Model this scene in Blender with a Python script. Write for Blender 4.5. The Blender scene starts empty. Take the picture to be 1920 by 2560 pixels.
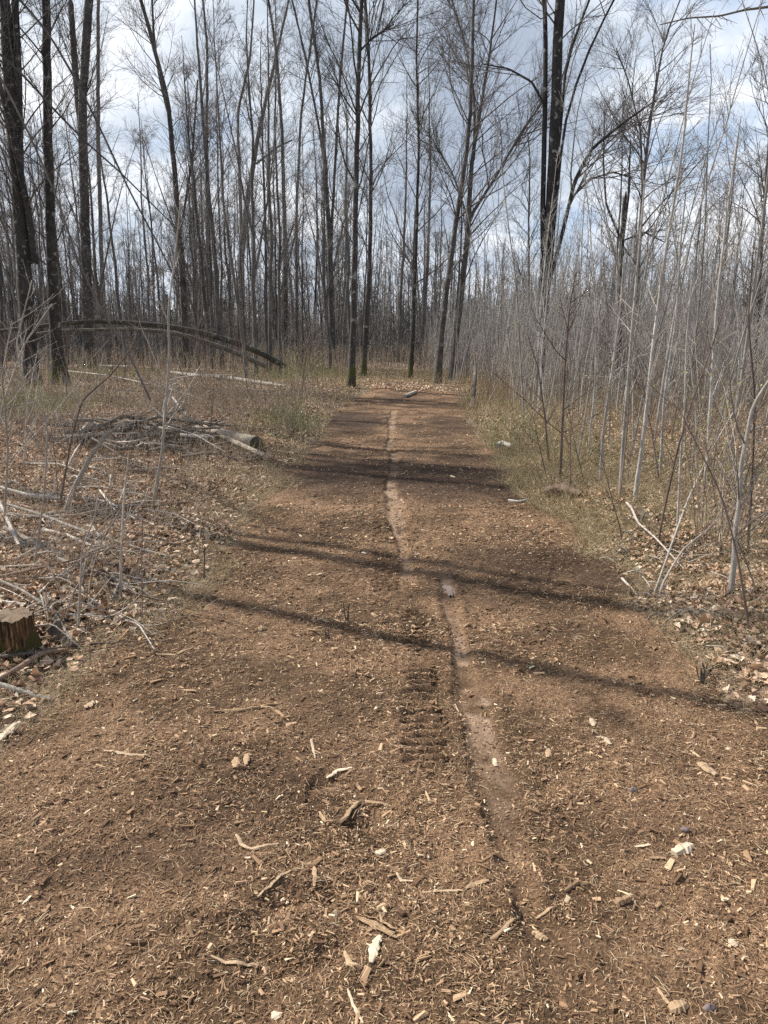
import bpy, math, random
import numpy as np
from mathutils import Vector

scene = bpy.context.scene
COL = scene.collection
R_ = math.radians

# ------------------------------------------------------------------ camera
CAM_H = 1.55
HORIZON = 850.0
FPX = 2560 * 26 / 36.0
PITCH = math.atan((1280 - HORIZON) / FPX)
cam_d = bpy.data.cameras.new('camera')
cam_d.sensor_fit = 'VERTICAL'
cam_d.sensor_height = 36
cam_d.sensor_width = 27
cam_d.lens = 26
cam_d.clip_start = 0.05
cam_d.clip_end = 2000
cam = bpy.data.objects.new('camera', cam_d)
cam.location = (0, 0, CAM_H)
cam.rotation_euler = (math.pi / 2 - PITCH, 0, 0)
COL.objects.link(cam)
scene.camera = cam

# ------------------------------------------------------------------ light
SUN_AZ = math.atan2(-0.888, 0.46)      # left and ahead
SUN_EL = R_(46)
SUN_DIR = Vector((math.sin(SUN_AZ) * math.cos(SUN_EL), math.cos(SUN_AZ) * math.cos(SUN_EL), math.sin(SUN_EL)))
sun_d = bpy.data.lights.new('sun', 'SUN')
sun_d.energy = 5.0
sun_d.angle = R_(0.55)
sun_d.color = (1.0, 0.95, 0.87)
sun = bpy.data.objects.new('sun', sun_d)
sun.rotation_euler = (-SUN_DIR).to_track_quat('-Z', 'Y').to_euler()
sun.location = (-20, 10, 30)
COL.objects.link(sun)

scene.view_settings.view_transform = 'Standard'
scene.view_settings.look = 'None'
scene.view_settings.exposure = 0.52
scene.view_settings.gamma = 1.0
scene.view_settings.use_curve_mapping = False
scene.cycles.use_denoising = False
scene.cycles.max_bounces = 4
scene.cycles.diffuse_bounces = 2
scene.cycles.glossy_bounces = 2
scene.cycles.transmission_bounces = 2
scene.cycles.transparent_max_bounces = 4
scene.cycles.caustics_reflective = False
scene.cycles.caustics_refractive = False
scene.cycles.sample_clamp_indirect = 4

world = bpy.data.worlds.new('World')
scene.world = world
world.use_nodes = True
world.cycles.sampling_method = 'MANUAL'
world.cycles.sample_map_resolution = 512


def ray_dir(px, py):
    u = (px - 960) / FPX
    v = (1280 - py) / FPX
    s, c = math.sin(PITCH), math.cos(PITCH)
    return np.array([u, v * s + c, v * c - s])


class NT:
    """small helper for node trees"""
    def __init__(self, tree):
        self.t = tree
        self.n = tree.nodes
        self.l = tree.links

    def new(self, kind, **kw):
        nd = self.n.new(kind)
        for k, v in kw.items():
            setattr(nd, k, v)
        return nd

    def link(self, a, b):
        self.l.new(a, b)

    def val(self, sock, v):
        if hasattr(v, 'links'):
            self.l.new(v, sock)
        else:
            sock.default_value = v

    def math(self, op, a, b=0.0, clamp=False):
        nd = self.new('ShaderNodeMath', operation=op, use_clamp=clamp)
        self.val(nd.inputs[0], a)
        self.val(nd.inputs[1], b)
        return nd.outputs[0]

    def mix(self, fac, a, b, blend='MIX'):
        nd = self.new('ShaderNodeMix', data_type='RGBA', blend_type=blend)
        self.val(nd.inputs[0], fac)
        for s, v in ((nd.inputs[6], a), (nd.inputs[7], b)):
            if hasattr(v, 'links'):
                self.l.new(v, s)
            else:
                s.default_value = (*v, 1.0)
        return nd.outputs[2]

    def noise(self, vec, scale, detail=3.0, rough=0.55, dist=0.0):
        nd = self.new('ShaderNodeTexNoise')
        if vec is not None:
            self.l.new(vec, nd.inputs['Vector'])
        nd.inputs['Scale'].default_value = scale
        nd.inputs['Detail'].default_value = detail
        nd.inputs['Roughness'].default_value = rough
        nd.inputs['Distortion'].default_value = dist
        return nd.outputs[0]

    def ramp(self, fac, stops, interp='LINEAR'):
        nd = self.new('ShaderNodeValToRGB')
        cr = nd.color_ramp
        cr.interpolation = interp
        while len(cr.elements) < len(stops):
            cr.elements.new(0.5)
        for e, (p, c) in zip(cr.elements, stops):
            e.position = p
            e.color = (*c, 1.0) if len(c) == 3 else c
        self.val(nd.inputs[0], fac)
        return nd.outputs[0]

    def mapr(self, v, a, b, c=0.0, d=1.0, smooth=True):
        nd = self.new('ShaderNodeMapRange')
        if smooth:
            nd.interpolation_type = 'SMOOTHSTEP'
        self.val(nd.inputs[0], v)
        for i, x in enumerate((a, b, c, d)):
            nd.inputs[1 + i].default_value = x
        return nd.outputs[0]

    def scalev(self, vec, s):
        nd = self.new('ShaderNodeMapping')
        self.l.new(vec, nd.inputs['Vector'])
        nd.inputs['Scale'].default_value = s
        return nd.outputs[0]


def build_world():
    nt = NT(world.node_tree)
    for n in list(nt.n):
        nt.n.remove(n)
    out = nt.new('ShaderNodeOutputWorld')
    bg = nt.new('ShaderNodeBackground')
    bg.inputs['Strength'].default_value = 0.11
    nt.link(bg.outputs[0], out.inputs[0])
    sky = nt.new('ShaderNodeTexSky', sky_type='NISHITA')
    sky.sun_disc = False
    sky.sun_elevation = SUN_EL
    sky.sun_rotation = SUN_AZ
    sky.dust_density = 1.5
    sky.ozone_density = 1.3
    tc = nt.new('ShaderNodeTexCoord')
    d = tc.outputs['Generated']
    sep = nt.new('ShaderNodeSeparateXYZ')
    nt.link(d, sep.inputs[0])
    zz = nt.math('ADD', nt.math('MAXIMUM', sep.outputs[2], 0.0), 0.22)
    comb = nt.new('ShaderNodeCombineXYZ')
    nt.link(nt.math('DIVIDE', sep.outputs[0], zz), comb.inputs[0])
    nt.link(nt.math('DIVIDE', sep.outputs[1], zz), comb.inputs[1])
    comb.inputs[2].default_value = 3.7
    p = comb.outputs[0]
    n_big = nt.noise(p, 2.1, 6.0, 0.58, 0.35)
    n_shade = nt.noise(p, 2.6, 6.0, 0.55, 0.4)

    def lobe(px, py, deg):
        v = ray_dir(px, py)
        v = v / np.linalg.norm(v)
        dp = nt.new('ShaderNodeVectorMath', operation='DOT_PRODUCT')
        nt.link(d, dp.inputs[0])
        dp.inputs[1].default_value = tuple(v)
        return nt.mapr(dp.outputs['Value'], math.cos(R_(deg)), 1.0)
    # openings of blue and the heavy grey banks, where they stand in the sky
    gap = nt.math('ADD', lobe(1790, 150, 12), nt.math('MULTIPLY', lobe(450, 230, 6), 0.5))
    gap = nt.math('ADD', gap, nt.math('MULTIPLY', lobe(1420, 640, 5), 0.7))
    heavy = nt.math('ADD', lobe(1060, 180, 12), nt.math('MULTIPLY', lobe(1330, 300, 8), 0.7))
    heavy = nt.math('ADD', heavy, nt.math('MULTIPLY', lobe(1080, 420, 7), 0.6))
    white = nt.math('ADD', lobe(880, 330, 9), lobe(1800, 400, 9))
    white = nt.math('ADD', white, nt.math('MULTIPLY', lobe(150, 250, 18), 0.3))
    cover = nt.math('SUBTRACT', nt.math('ADD', n_big, 0.225), nt.math('MULTIPLY', gap, 0.26))
    mask = nt.mapr(cover, 0.40, 0.60)
    # unseen sky overhead: clouds thinned to cut the ambient light
    mask = nt.math('MULTIPLY', mask, nt.mapr(sep.outputs[2], 0.44, 0.72, 1.0, 0.12))
    shade = nt.math('ADD', n_shade, nt.math('MULTIPLY', white, 0.16))
    shade = nt.math('SUBTRACT', shade, nt.math('MULTIPLY', heavy, 0.20))
    cloud = nt.ramp(shade, [(0.24, (3.0, 3.5, 4.3)), (0.42, (4.2, 4.75, 5.5)), (0.54, (5.5, 5.95, 6.6)), (0.70, (7.4, 7.6, 7.9))])
    low = nt.mapr(sep.outputs[2], 0.44, 0.72, 0.75, 0.0)
    blue = nt.mix(low, sky.outputs[0], (3.9, 4.75, 6.1))
    nt.link(nt.mix(mask, blue, cloud), bg.inputs['Color'])


build_world()

# ------------------------------------------------------------------ geometry helpers
def vnoise(x, y, seed=0):
    x = np.asarray(x, float)
    y = np.asarray(y, float)
    xi = np.floor(x).astype(np.int64)
    yi = np.floor(y).astype(np.int64)
    fx = x - xi
    fy = y - yi
    fx = fx * fx * (3 - 2 * fx)
    fy = fy * fy * (3 - 2 * fy)

    def h(a, b):
        n = (a * 374761393 + b * 668265263 + seed * 974634777) & 0x7fffffff
        n = ((n ^ (n >> 13)) * 1274126177) & 0x7fffffff
        return ((n ^ (n >> 16)) & 0xffff) / 65535.0
    a = h(xi, yi)
    b = h(xi + 1, yi)
    c = h(xi, yi + 1)
    e = h(xi + 1, yi + 1)
    return (a * (1 - fx) + b * fx) * (1 - fy) + (c * (1 - fx) + e * fx) * fy - 0.5


def sstep(a, b, x):
    t = np.clip((x - a) / (b - a), 0, 1)
    return t * t * (3 - 2 * t)


def flat(px, py):
    d = ray_dir(px, py)
    t = -CAM_H / d[2]
    return d[0] * t, d[1] * t


DISP = 1920 / 1659.0


def edge(pts):
    g = sorted([flat(x * DISP, y * DISP) for x, y in pts], key=lambda q: q[1])
    return np.array([q[1] for q in g]), np.array([q[0] for q in g])


EL = edge([(120, 1500), (330, 1350), (430, 1270), (490, 1180), (560, 1080), (620, 1000), (690, 930), (725, 885), (800, 846)])
ER = edge([(1659, 1560), (1400, 1330), (1310, 1190), (1150, 1090), (1080, 990), (1035, 925), (985, 848)])
PATH_END = 24.0


def path_edges(y):
    y = np.asarray(y, float)
    l = np.interp(y, EL[0], EL[1])
    r = np.interp(y, ER[0], ER[1])
    l = l + 0.34 * vnoise(y * 1.3, y * 0 + 5.5, 3) + 0.2 * vnoise(y * 4, y * 0 + 1.5, 4)
    r = r + 0.34 * vnoise(y * 1.3, y * 0 + 9.5, 5) + 0.2 * vnoise(y * 4, y * 0 + 2.5, 6)
    return l, r


def outside(x, y):
    l, r = path_edges(y)
    s = np.maximum(l - x, x - r)
    s = s + 0.25 * vnoise(x * 3.1, np.asarray(y, float) * 3.1, 7)
    return np.maximum(s, (np.asarray(y, float) - PATH_END + 1.2 + 2.4 * vnoise(np.asarray(x, float) * 1.2, np.asarray(y, float) * .5, 8)) * 0.5)


def H(x, y):
    x = np.asarray(x, float)
    y = np.asarray(y, float)
    s = outside(x, y)
    o = sstep(0.0, 0.8, s)
    z = o * 0.09
    z = z + o * (0.10 * vnoise(x * 0.55, y * 0.55, 11) + 0.07 * vnoise(x * 1.7, y * 1.7, 12) + 0.03 * vnoise(x * 5, y * 5, 13))
    z = z + 0.05 * vnoise(x * 0.5 + 7, y * 0.33, 14) * sstep(0.5, 3, y) + 0.028 * vnoise(x * 2.1, y * 2.1, 15)
    # steep little bank on the right
    z = z + 0.17 * o * np.exp(-((x - 2.1) / 0.4) ** 2 - ((y - 6.0) / 1.1) ** 2) * (1 + vnoise(x * 6, y * 6, 17))
    # the soil is pushed up a little where the track ends
    z = z + .16 * np.exp(-((y - 22.5) / 1.6) ** 2) * np.exp(-((x - .3) / 2.5) ** 2) * (1 + .8 * vnoise(x * 1.5, y * 1.5, 18))
    far = sstep(20, 70, y)
    z = z + far * 0.5 * vnoise(x * 0.06, y * 0.06, 16)
    return z


def curve_of(pts):
    g = sorted([flat(x * DISP, y * DISP) + (w,) for x, y, w in pts], key=lambda q: q[1])
    return (np.array([q[1] for q in g]), np.array([q[0] for q in g]), np.array([q[2] for q in g]))


RUTS = [
    (curve_of([(850, 890, .07), (846, 960, .075), (848, 1030, .075), (850, 1110, .075), (868, 1180, .06), (880, 1252, .055)]), 0.036),
    (curve_of([(966, 1262, .05), (978, 1340, .055), (1003, 1440, .055), (1030, 1550, .058), (1060, 1660, .06), (1088, 1760, .062),
               (1112, 1860, .062), (1140, 1950, .06), (1185, 2060, .055), (1240, 2200, .05)]), 0.034),
]
TREADS = [curve_of([(893, 1300, .08), (903, 1400, .09), (908, 1480, .1), (920, 1680, .1)]), curve_of([(826, 1120, .10), (838, 1300, .10)]), curve_of([(912, 1700, .05), (920, 1850, .05)]),
          curve_of([(820, 1010, .09), (828, 1110, .09)])]


# moist soil and tree shade, both painted as darker soil: (x, y, half width, half depth, strength)
DAMP_SHADE = [(*flat(880, 1052), .95, 2.0, 1.0), (*flat(1150, 1060), .6, 1.4, .9), (*flat(1060, 1075), .7, 1.6, .55), (*flat(1140, 1195), 1.35, 1.6, 1.0), (*flat(860, 1190), .85, 1.5, 1.0), (*flat(760, 1150), .6, 1.0, .6),
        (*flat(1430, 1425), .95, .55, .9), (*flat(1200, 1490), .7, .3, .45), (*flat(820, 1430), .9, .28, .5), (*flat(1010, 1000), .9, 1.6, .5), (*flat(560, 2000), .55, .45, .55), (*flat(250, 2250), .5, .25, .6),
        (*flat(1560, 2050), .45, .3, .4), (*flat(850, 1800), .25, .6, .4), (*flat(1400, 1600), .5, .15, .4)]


def damp_shade(x, y):
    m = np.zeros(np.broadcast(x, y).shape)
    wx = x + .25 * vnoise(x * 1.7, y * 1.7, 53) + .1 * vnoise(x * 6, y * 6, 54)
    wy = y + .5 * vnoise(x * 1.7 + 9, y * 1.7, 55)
    for (a, b, rx, ry, k) in DAMP_SHADE:
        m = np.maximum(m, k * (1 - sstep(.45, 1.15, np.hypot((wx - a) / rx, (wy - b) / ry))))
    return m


def tread_mask(x, y):
    m = np.zeros(np.broadcast(x, y).shape)
    for cy, cx, cw in TREADS:
        xc = np.interp(y, cy, cx)
        w = np.interp(y, cy, cw)
        on = sstep(cy[0] - .05, cy[0] + .1, y) * (1 - sstep(cy[-1] - .1, cy[-1] + .05, y)) * (1 - sstep(w * .75, w, np.abs(x - xc)))
        on = on * np.clip(.55 + 1.7 * vnoise(x * 5, y * 5, 57) + .9 * vnoise(x * 17, y * 17, 58), 0, 1)
        bars = np.sin((y + 0.12 * np.abs(x - xc)) * 2 * math.pi / 0.062 + 2.0 * vnoise(x * 12, y * 12, 41))
        m = np.maximum(m, on * (1 - sstep(-.5, .3, bars)))
    return m


def rut_mask(x, y):
    m = np.zeros(np.broadcast(x, y).shape)
    for (cy, cx, cw), dep in RUTS:
        xc = np.interp(y, cy, cx) + 0.02 * vnoise(y * 7, y * 0, 31) + 0.07 * vnoise(y * .9, y * 0 + 4, 34) * sstep(5, 8, y)
        w = np.interp(y, cy, cw) * (1 + 0.6 * vnoise(y * 5, y * 0 + 3, 32) + .5 * vnoise(y * 1.1, y * 0 + 8, 36))
        on = sstep(cy[0] - .25, cy[0] + .25, y) * (1 - sstep(cy[-1] - .1, cy[-1] + .3, y))
        m = np.maximum(m, (1 - sstep(w * 0.5, w * 1.25, np.abs(x - xc))) * on)
    return m


def ZP(x, y):
    """surface of the path"""
    x = np.asarray(x, float)
    y = np.asarray(y, float)
    z = H(x, y) + 0.012
    near = 1 - sstep(7, 12, y)
    rough = 0.014 * vnoise(x * 9, y * 9, 21) + near * (0.014 * vnoise(x * 24, y * 24, 22) + 0.009 * vnoise(x * 55, y * 55, 23))
    m = np.zeros_like(z)
    for (cy, cx, cw), dep in RUTS:
        xc = np.interp(y, cy, cx) + 0.02 * vnoise(y * 7, y * 0, 31) + 0.07 * vnoise(y * .9, y * 0 + 4, 34) * sstep(5, 8, y)
        w = np.interp(y, cy, cw) * (1 + 0.6 * vnoise(y * 5, y * 0 + 3, 32) + .5 * vnoise(y * 1.1, y * 0 + 8, 36))
        on = sstep(cy[0] - .25, cy[0] + .25, y) * (1 - sstep(cy[-1] - .1, cy[-1] + .3, y))
        q = np.abs(x - xc)
        left = x < xc
        fl = np.where(left, 1.4, 1.8)
        inner = (1 - sstep(w * np.where(left, 0.55, 0.4), w * fl, q)) * on
        crack = np.exp(-((x - xc + w * 1.12) / 0.006) ** 2) * on * (y < 3.4) * np.clip(.6 + 2 * vnoise(y * 6, y * 0, 35), 0, 1)
        rim = np.exp(-((q - w * 1.45) / (w * 0.4)) ** 2) * on
        z = z - dep * .5 * inner - 0.010 * crack + 0.010 * rim * (0.7 + 0.9 * vnoise(x * 14, y * 14, 33))
        m = np.maximum(m, inner)
    z = z + rough * (1 - 0.8 * m)
    for cy, cx, cw in TREADS:
        xc = np.interp(y, cy, cx)
        w = np.interp(y, cy, cw)
        on = sstep(cy[0] - .05, cy[0] + .1, y) * (1 - sstep(cy[-1] - .1, cy[-1] + .05, y)) * (1 - sstep(w * .8, w, np.abs(x - xc)))
        on = on * np.clip(.55 + 1.7 * vnoise(x * 5, y * 5, 57) + .9 * vnoise(x * 17, y * 17, 58), 0, 1)
        bars = np.sin((y + 0.12 * np.abs(x - xc)) * 2 * math.pi / 0.062 + 2.0 * vnoise(x * 12, y * 12, 41))
        z = z + on * (0.016 * bars - 0.010) * (0.8 + 0.8 * vnoise(x * 8, y * 8, 42))
    # scuffed hollows left by turning wheels
    for (a, b, rr) in HOLLOWS:
        rad = np.hypot(x - a, y - b)
        z = z - 0.03 * np.exp(-((rad - rr) / 0.05) ** 2) * (vnoise(x * 3 + 1, y * 3, 44) > -0.05)
    return z


HOLLOWS = [(*flat(830, 2010), 0.14), (*flat(760, 2320), 0.12)]


def ground(px, py):
    d = ray_dir(px, py)
    z = 0.0
    for _ in range(12):
        t = (z - CAM_H) / d[2]
        x, y = d[0] * t, d[1] * t
        zn = float(H(x, y))
        z = 0.5 * z + 0.5 * zn
    return np.array([x, y, z])


def at_y(px, py, Y):
    d = ray_dir(px, py)
    t = Y / d[1]
    return np.array([d[0] * t, Y, CAM_H + d[2] * t])


def depth_of(p):
    return p[1] * math.cos(PITCH) + (CAM_H - p[2]) * math.sin(PITCH)


class Acc:
    def __init__(self):
        self.v = []
        self.q = []
        self.t = []
        self.a = []
        self.n = 0

    def add(self, V, quads=None, tris=None, rnd=None):
        V = np.asarray(V, np.float32).reshape(-1, 3)
        if quads is not None and len(quads):
            self.q.append(np.asarray(quads, np.int64).reshape(-1, 4) + self.n)
        if tris is not None and len(tris):
            self.t.append(np.asarray(tris, np.int64).reshape(-1, 3) + self.n)
        self.v.append(V)
        self.a.append(np.full(len(V), 0.5, np.float32) if rnd is None else np.asarray(rnd, np.float32).reshape(-1))
        self.n += len(V)

    def mesh(self, name, smooth=True, extra=None):
        me = bpy.data.meshes.new(name)
        V = np.concatenate(self.v)
        q = np.concatenate(self.q) if self.q else np.zeros((0, 4), np.int64)
        t = np.concatenate(self.t) if self.t else np.zeros((0, 3), np.int64)
        me.vertices.add(len(V))
        me.vertices.foreach_set('co', V.ravel())
        loops = np.concatenate([q.ravel(), t.ravel()]).astype(np.int32)
        me.loops.add(len(loops))
        me.loops.foreach_set('vertex_index', loops)
        starts = np.concatenate([np.arange(len(q)) * 4, len(q) * 4 + np.arange(len(t)) * 3]).astype(np.int32)
        me.polygons.add(len(starts))
        me.polygons.foreach_set('loop_start', starts)
        me.polygons.foreach_set('use_smooth', np.full(len(starts), smooth, bool))
        at = me.attributes.new('rnd', 'FLOAT', 'POINT')
        at.data.foreach_set('value', np.concatenate(self.a))
        if extra:
            for k, arr in extra.items():
                at = me.attributes.new(k, 'FLOAT', 'POINT')
                at.data.foreach_set('value', np.asarray(arr, np.float32).ravel())
        me.update(calc_edges=True)
        me.validate()
        return me


def link(name, me, mat, parent=None, loc=None):
    o = bpy.data.objects.new(name, me)
    if me is not None and mat is not None and len(me.materials) == 0:
        me.materials.append(mat)
    if parent is not None:
        o.parent = parent
    if loc is not None:
        o.location = loc
    COL.objects.link(o)
    return o


def empty(name, loc):
    o = bpy.data.objects.new(name, None)
    o.empty_display_size = 0.2
    o.location = loc
    COL.objects.link(o)
    return o


def tag(o, label=None, cat=None, group=None, kind=None):
    if label:
        o['label'] = label
    if cat:
        o['category'] = cat
    if group:
        o['group'] = group
    if kind:
        o['kind'] = kind
    return o


def copy_tree(o, parent=None):
    c = o.copy()
    COL.objects.link(c)
    if parent is not None:
        c.parent = parent
    for ch in o.children:
        copy_tree(ch, c)
    return c


def norm(v):
    return v / np.maximum(np.linalg.norm(v, axis=-1, keepdims=True), 1e-9)


def tube(acc, P, R, S=4, cap=False, rnd=None, bump=0.0, rng=None):
    P = np.asarray(P, float)
    R = np.asarray(R, float)
    if P.ndim == 2:
        P = P[None]
        R = R[None]
    N, K, _ = P.shape
    T = np.empty_like(P)
    T[:, 1:-1] = P[:, 2:] - P[:, :-2]
    T[:, 0] = P[:, 1] - P[:, 0]
    T[:, -1] = P[:, -1] - P[:, -2]
    T = norm(T)
    m = norm(P[:, -1] - P[:, 0])
    ref = np.where(np.abs(m[:, 2:3]) > 0.75, np.array([[1.0, 0.05, 0]]), np.array([[0, 0.05, 1.0]]))
    n1 = norm(np.cross(T, ref[:, None, :]))
    n2 = np.cross(T, n1)
    ang = np.arange(S) * 2 * math.pi / S
    Rr = R[:, :, None] * np.ones(S)
    if bump and rng is not None:
        Rr = Rr * (1 + bump * (rng.random(Rr.shape) - 0.5))
    V = P[:, :, None, :] + Rr[..., None] * (np.cos(ang)[None, None, :, None] * n1[:, :, None, :] + np.sin(ang)[None, None, :, None] * n2[:, :, None, :])
    n = np.arange(N)[:, None, None]
    k = np.arange(K - 1)[None, :, None]
    s = np.arange(S)[None, None, :]
    s2 = (s + 1) % S
    b = (n * K + k) * S
    b2 = (n * K + k + 1) * S
    Q = np.stack([b + s, b2 + s, b2 + s2, b + s2], -1).reshape(-1, 4)
    rv = None
    if rnd is not None:
        rv = np.repeat(np.asarray(rnd, float).reshape(-1), K * S)
    if cap:
        acc.add(V, Q, None, rv)
        for i in range(N):
            for e in (0, K - 1):
                ring = np.concatenate([V[i, e], P[i, e][None]])
                tr = [(S, (j + 1) % S, j) if e == 0 else (S, j, (j + 1) % S) for j in range(S)]
                acc.add(ring, None, tr)
    else:
        acc.add(V, Q, None, rv)


def grow(S0, D0, L, r0, K, wander, trop, rng, tip=0.35, rmin=0.002):
    N = len(S0)
    P = np.empty((N, K, 3))
    P[:, 0] = S0
    d = norm(D0)
    drift = rng.normal(0, wander * 0.5, (N, 3))
    for k in range(1, K):
        d = d + rng.normal(0, wander, (N, 3)) + drift
        d[:, 2] += trop
        d = norm(d)
        P[:, k] = P[:, k - 1] + d * (L / (K - 1))[:, None]
    t = np.linspace(0, 1, K)[None, :]
    R = np.maximum(r0[:, None] * (1 - (1 - tip) * t), rmin)
    return P, R


def sprout(P, R, n_per, tlo, thi, alo, ahi, rng):
    """pick places on parents: returns pos, dir, parent radius, t, parent index"""
    N, K, _ = P.shape
    idx = np.repeat(np.arange(N), n_per) if np.isscalar(n_per) else np.repeat(np.arange(N), n_per)
    M = len(idx)
    t = tlo + (thi - tlo) * rng.random(M)
    f = t * (K - 1)
    i = np.minimum(f.astype(int), K - 2)
    w = (f - i)[:, None]
    pos = P[idx, i] * (1 - w) + P[idx, i + 1] * w
    d = norm(P[idx, i + 1] - P[idx, i])
    pr = R[idx, i] * (1 - w[:, 0]) + R[idx, i + 1] * w[:, 0]
    a = np.radians(alo + (ahi - alo) * rng.random(M))
    rv = rng.normal(0, 1, (M, 3))
    perp = norm(rv - (rv * d).sum(-1, keepdims=True) * d)
    dd = np.cos(a)[:, None] * d + np.sin(a)[:, None] * perp
    return pos, dd, pr, t, idx


def resample(P, R, K):
    P = np.asarray(P, float)
    R = np.asarray(R, float)
    s = np.concatenate([[0], np.cumsum(np.linalg.norm(np.diff(P, axis=0), axis=1))])
    u = np.linspace(0, s[-1], K)
    # smooth by interpolating a densified, box filtered line
    uu = np.linspace(0, s[-1], K * 4)
    D = np.stack([np.interp(uu, s, P[:, i]) for i in range(3)], -1)
    k = max(3, K // 4) | 1
    pad = k // 2
    E = np.concatenate([2 * D[0] - D[1:pad + 1][::-1], D, 2 * D[-1] - D[-pad - 1:-1][::-1]])
    F = np.stack([np.convolve(E[:, i], np.ones(k) / k, 'valid') for i in range(3)], -1)
    Q = np.stack([np.interp(u, uu, F[:, i]) for i in range(3)], -1)
    return Q, np.interp(u, s, R)


# ------------------------------------------------------------------ materials
def material(name):
    m = bpy.data.materials.new(name)
    m.use_nodes = True
    nt = NT(m.node_tree)
    b = nt.n['Principled BSDF']
    b.inputs['Roughness'].default_value = 0.85
    b.inputs['Specular IOR Level'].default_value = 0.25
    return m, nt, b


def bump(nt, b, h, strength=0.5, dist=0.02):
    bp = nt.new('ShaderNodeBump')
    bp.inputs['Strength'].default_value = strength
    bp.inputs['Distance'].default_value = dist
    nt.link(h, bp.inputs['Height'])
    nt.link(bp.outputs[0], b.inputs['Normal'])


def bark_material(name, dark, light, lichen=0.0, moss=0.0, vs=1.0, objrand=True):
    m, nt, b = material(name)
    tc = nt.new('ShaderNodeTexCoord')
    geo = nt.new('ShaderNodeNewGeometry')
    v = nt.scalev(geo.outputs['Position'], (22 * vs, 22 * vs, 4.5 * vs))
    n1 = nt.noise(v, 1.0, 5.0, 0.65, 0.6)
    n2 = nt.noise(geo.outputs['Position'], 2.2, 4.0, 0.6)
    mixf = nt.math('ADD', nt.math('MULTIPLY', n1, 0.75), nt.math('MULTIPLY', n2, 0.45))
    c = nt.ramp(mixf, [(0.38, dark), (0.62, tuple((a + bb) / 2 for a, bb in zip(dark, light))), (0.78, light)])
    if objrand:
        oi = nt.new('ShaderNodeObjectInfo')
        k = nt.mapr(oi.outputs['Random'], 0, 1, 0.6, 1.35, False)
        cm = nt.new('ShaderNodeVectorMath', operation='SCALE')
        nt.link(c, cm.inputs[0])
        nt.link(k, cm.inputs['Scale'])
        c = cm.outputs[0]
    if lichen:
        nl = nt.noise(geo.outputs['Position'], 6.5, 3.0, 0.5, 0.3)
        f = nt.math('MULTIPLY', nt.mapr(nl, 0.60, 0.66), lichen)
        c = nt.mix(f, c, (0.30, 0.31, 0.27))
    if moss:
        sp = nt.new('ShaderNodeSeparateXYZ')
        nt.link(geo.outputs['Position'], sp.inputs[0])
        hz = nt.mapr(sp.outputs[2], 0.1, 1.6, 0.30, -0.05, False)
        nm = nt.noise(geo.outputs['Position'], 3.5, 4.0, 0.6)
        f = nt.mapr(nt.math('ADD', nm, hz), 0.62, 0.80, 0, moss)
        c = nt.mix(f, c, (0.085, 0.085, 0.022))
    nt.link(c, b.inputs['Base Color'])
    bump(nt, b, n1, 0.7, 0.02)
    return m


M = {}
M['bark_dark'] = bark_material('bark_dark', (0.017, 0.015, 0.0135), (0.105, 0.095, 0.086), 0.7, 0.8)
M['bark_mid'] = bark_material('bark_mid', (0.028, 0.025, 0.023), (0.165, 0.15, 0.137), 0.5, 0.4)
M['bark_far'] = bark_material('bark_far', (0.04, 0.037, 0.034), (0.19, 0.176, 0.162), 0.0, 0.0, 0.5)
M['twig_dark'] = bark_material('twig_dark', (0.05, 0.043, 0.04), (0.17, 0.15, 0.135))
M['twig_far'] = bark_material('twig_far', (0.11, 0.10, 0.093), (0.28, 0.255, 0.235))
M['bark_sapling'] = bark_material('bark_sapling', (0.15, 0.138, 0.122), (0.48, 0.455, 0.415), 0.3, 0.0, 1.6)
M['bark_sapling_brown'] = bark_material('bark_sapling_brown', (0.10, 0.072, 0.056), (0.27, 0.205, 0.165), 0.0, 0.0, 1.6)
M['twig_pale'] = bark_material('twig_pale', (0.20, 0.18, 0.155), (0.46, 0.42, 0.365), 0.0, 0.0, 2)
M['stick_pale'] = bark_material('stick_pale', (0.26, 0.22, 0.18), (0.68, 0.62, 0.54), 0.0, 0.0, 2)
M['stick_brown'] = bark_material('stick_brown', (0.10, 0.065, 0.045), (0.30, 0.215, 0.155), 0.0, 0.0, 2)
M['stick_dark'] = bark_material('stick_dark', (0.05, 0.04, 0.033), (0.20, 0.165, 0.135), 0.3, 0.0, 2)
M['log_mossy'] = bark_material('log_mossy', (0.030, 0.027, 0.020), (0.19, 0.175, 0.14), 0.5, 0.0)
M['birch'] = bark_material('birch', (0.26, 0.22, 0.18), (0.72, 0.68, 0.60), 0.0, 0.0, 1.2)
M['log_tan'] = bark_material('log_tan', (0.24, 0.18, 0.125), (0.70, 0.60, 0.46), 0.0, 0.0, 1.6)


def rnd_material(name, stops, rough=0.85, scale=None, trans=0.0):
    m, nt, b = material(name)
    at = nt.new('ShaderNodeAttribute', attribute_name='rnd')
    c = nt.ramp(at.outputs['Fac'], stops)
    if scale:
        geo = nt.new('ShaderNodeNewGeometry')
        n = nt.noise(geo.outputs['Position'], scale, 3.0, 0.6)
        c = nt.mix(nt.mapr(n, 0.3, 0.7, 0.0, 0.55), c, (0.02, 0.014, 0.01), 'MULTIPLY') if False else nt.mix(nt.mapr(n, 0.35, 0.7, 0.0, 0.35), c, (0.10, 0.065, 0.045))
    nt.link(c, b.inputs['Base Color'])
    b.inputs['Roughness'].default_value = rough
    return m


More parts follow.
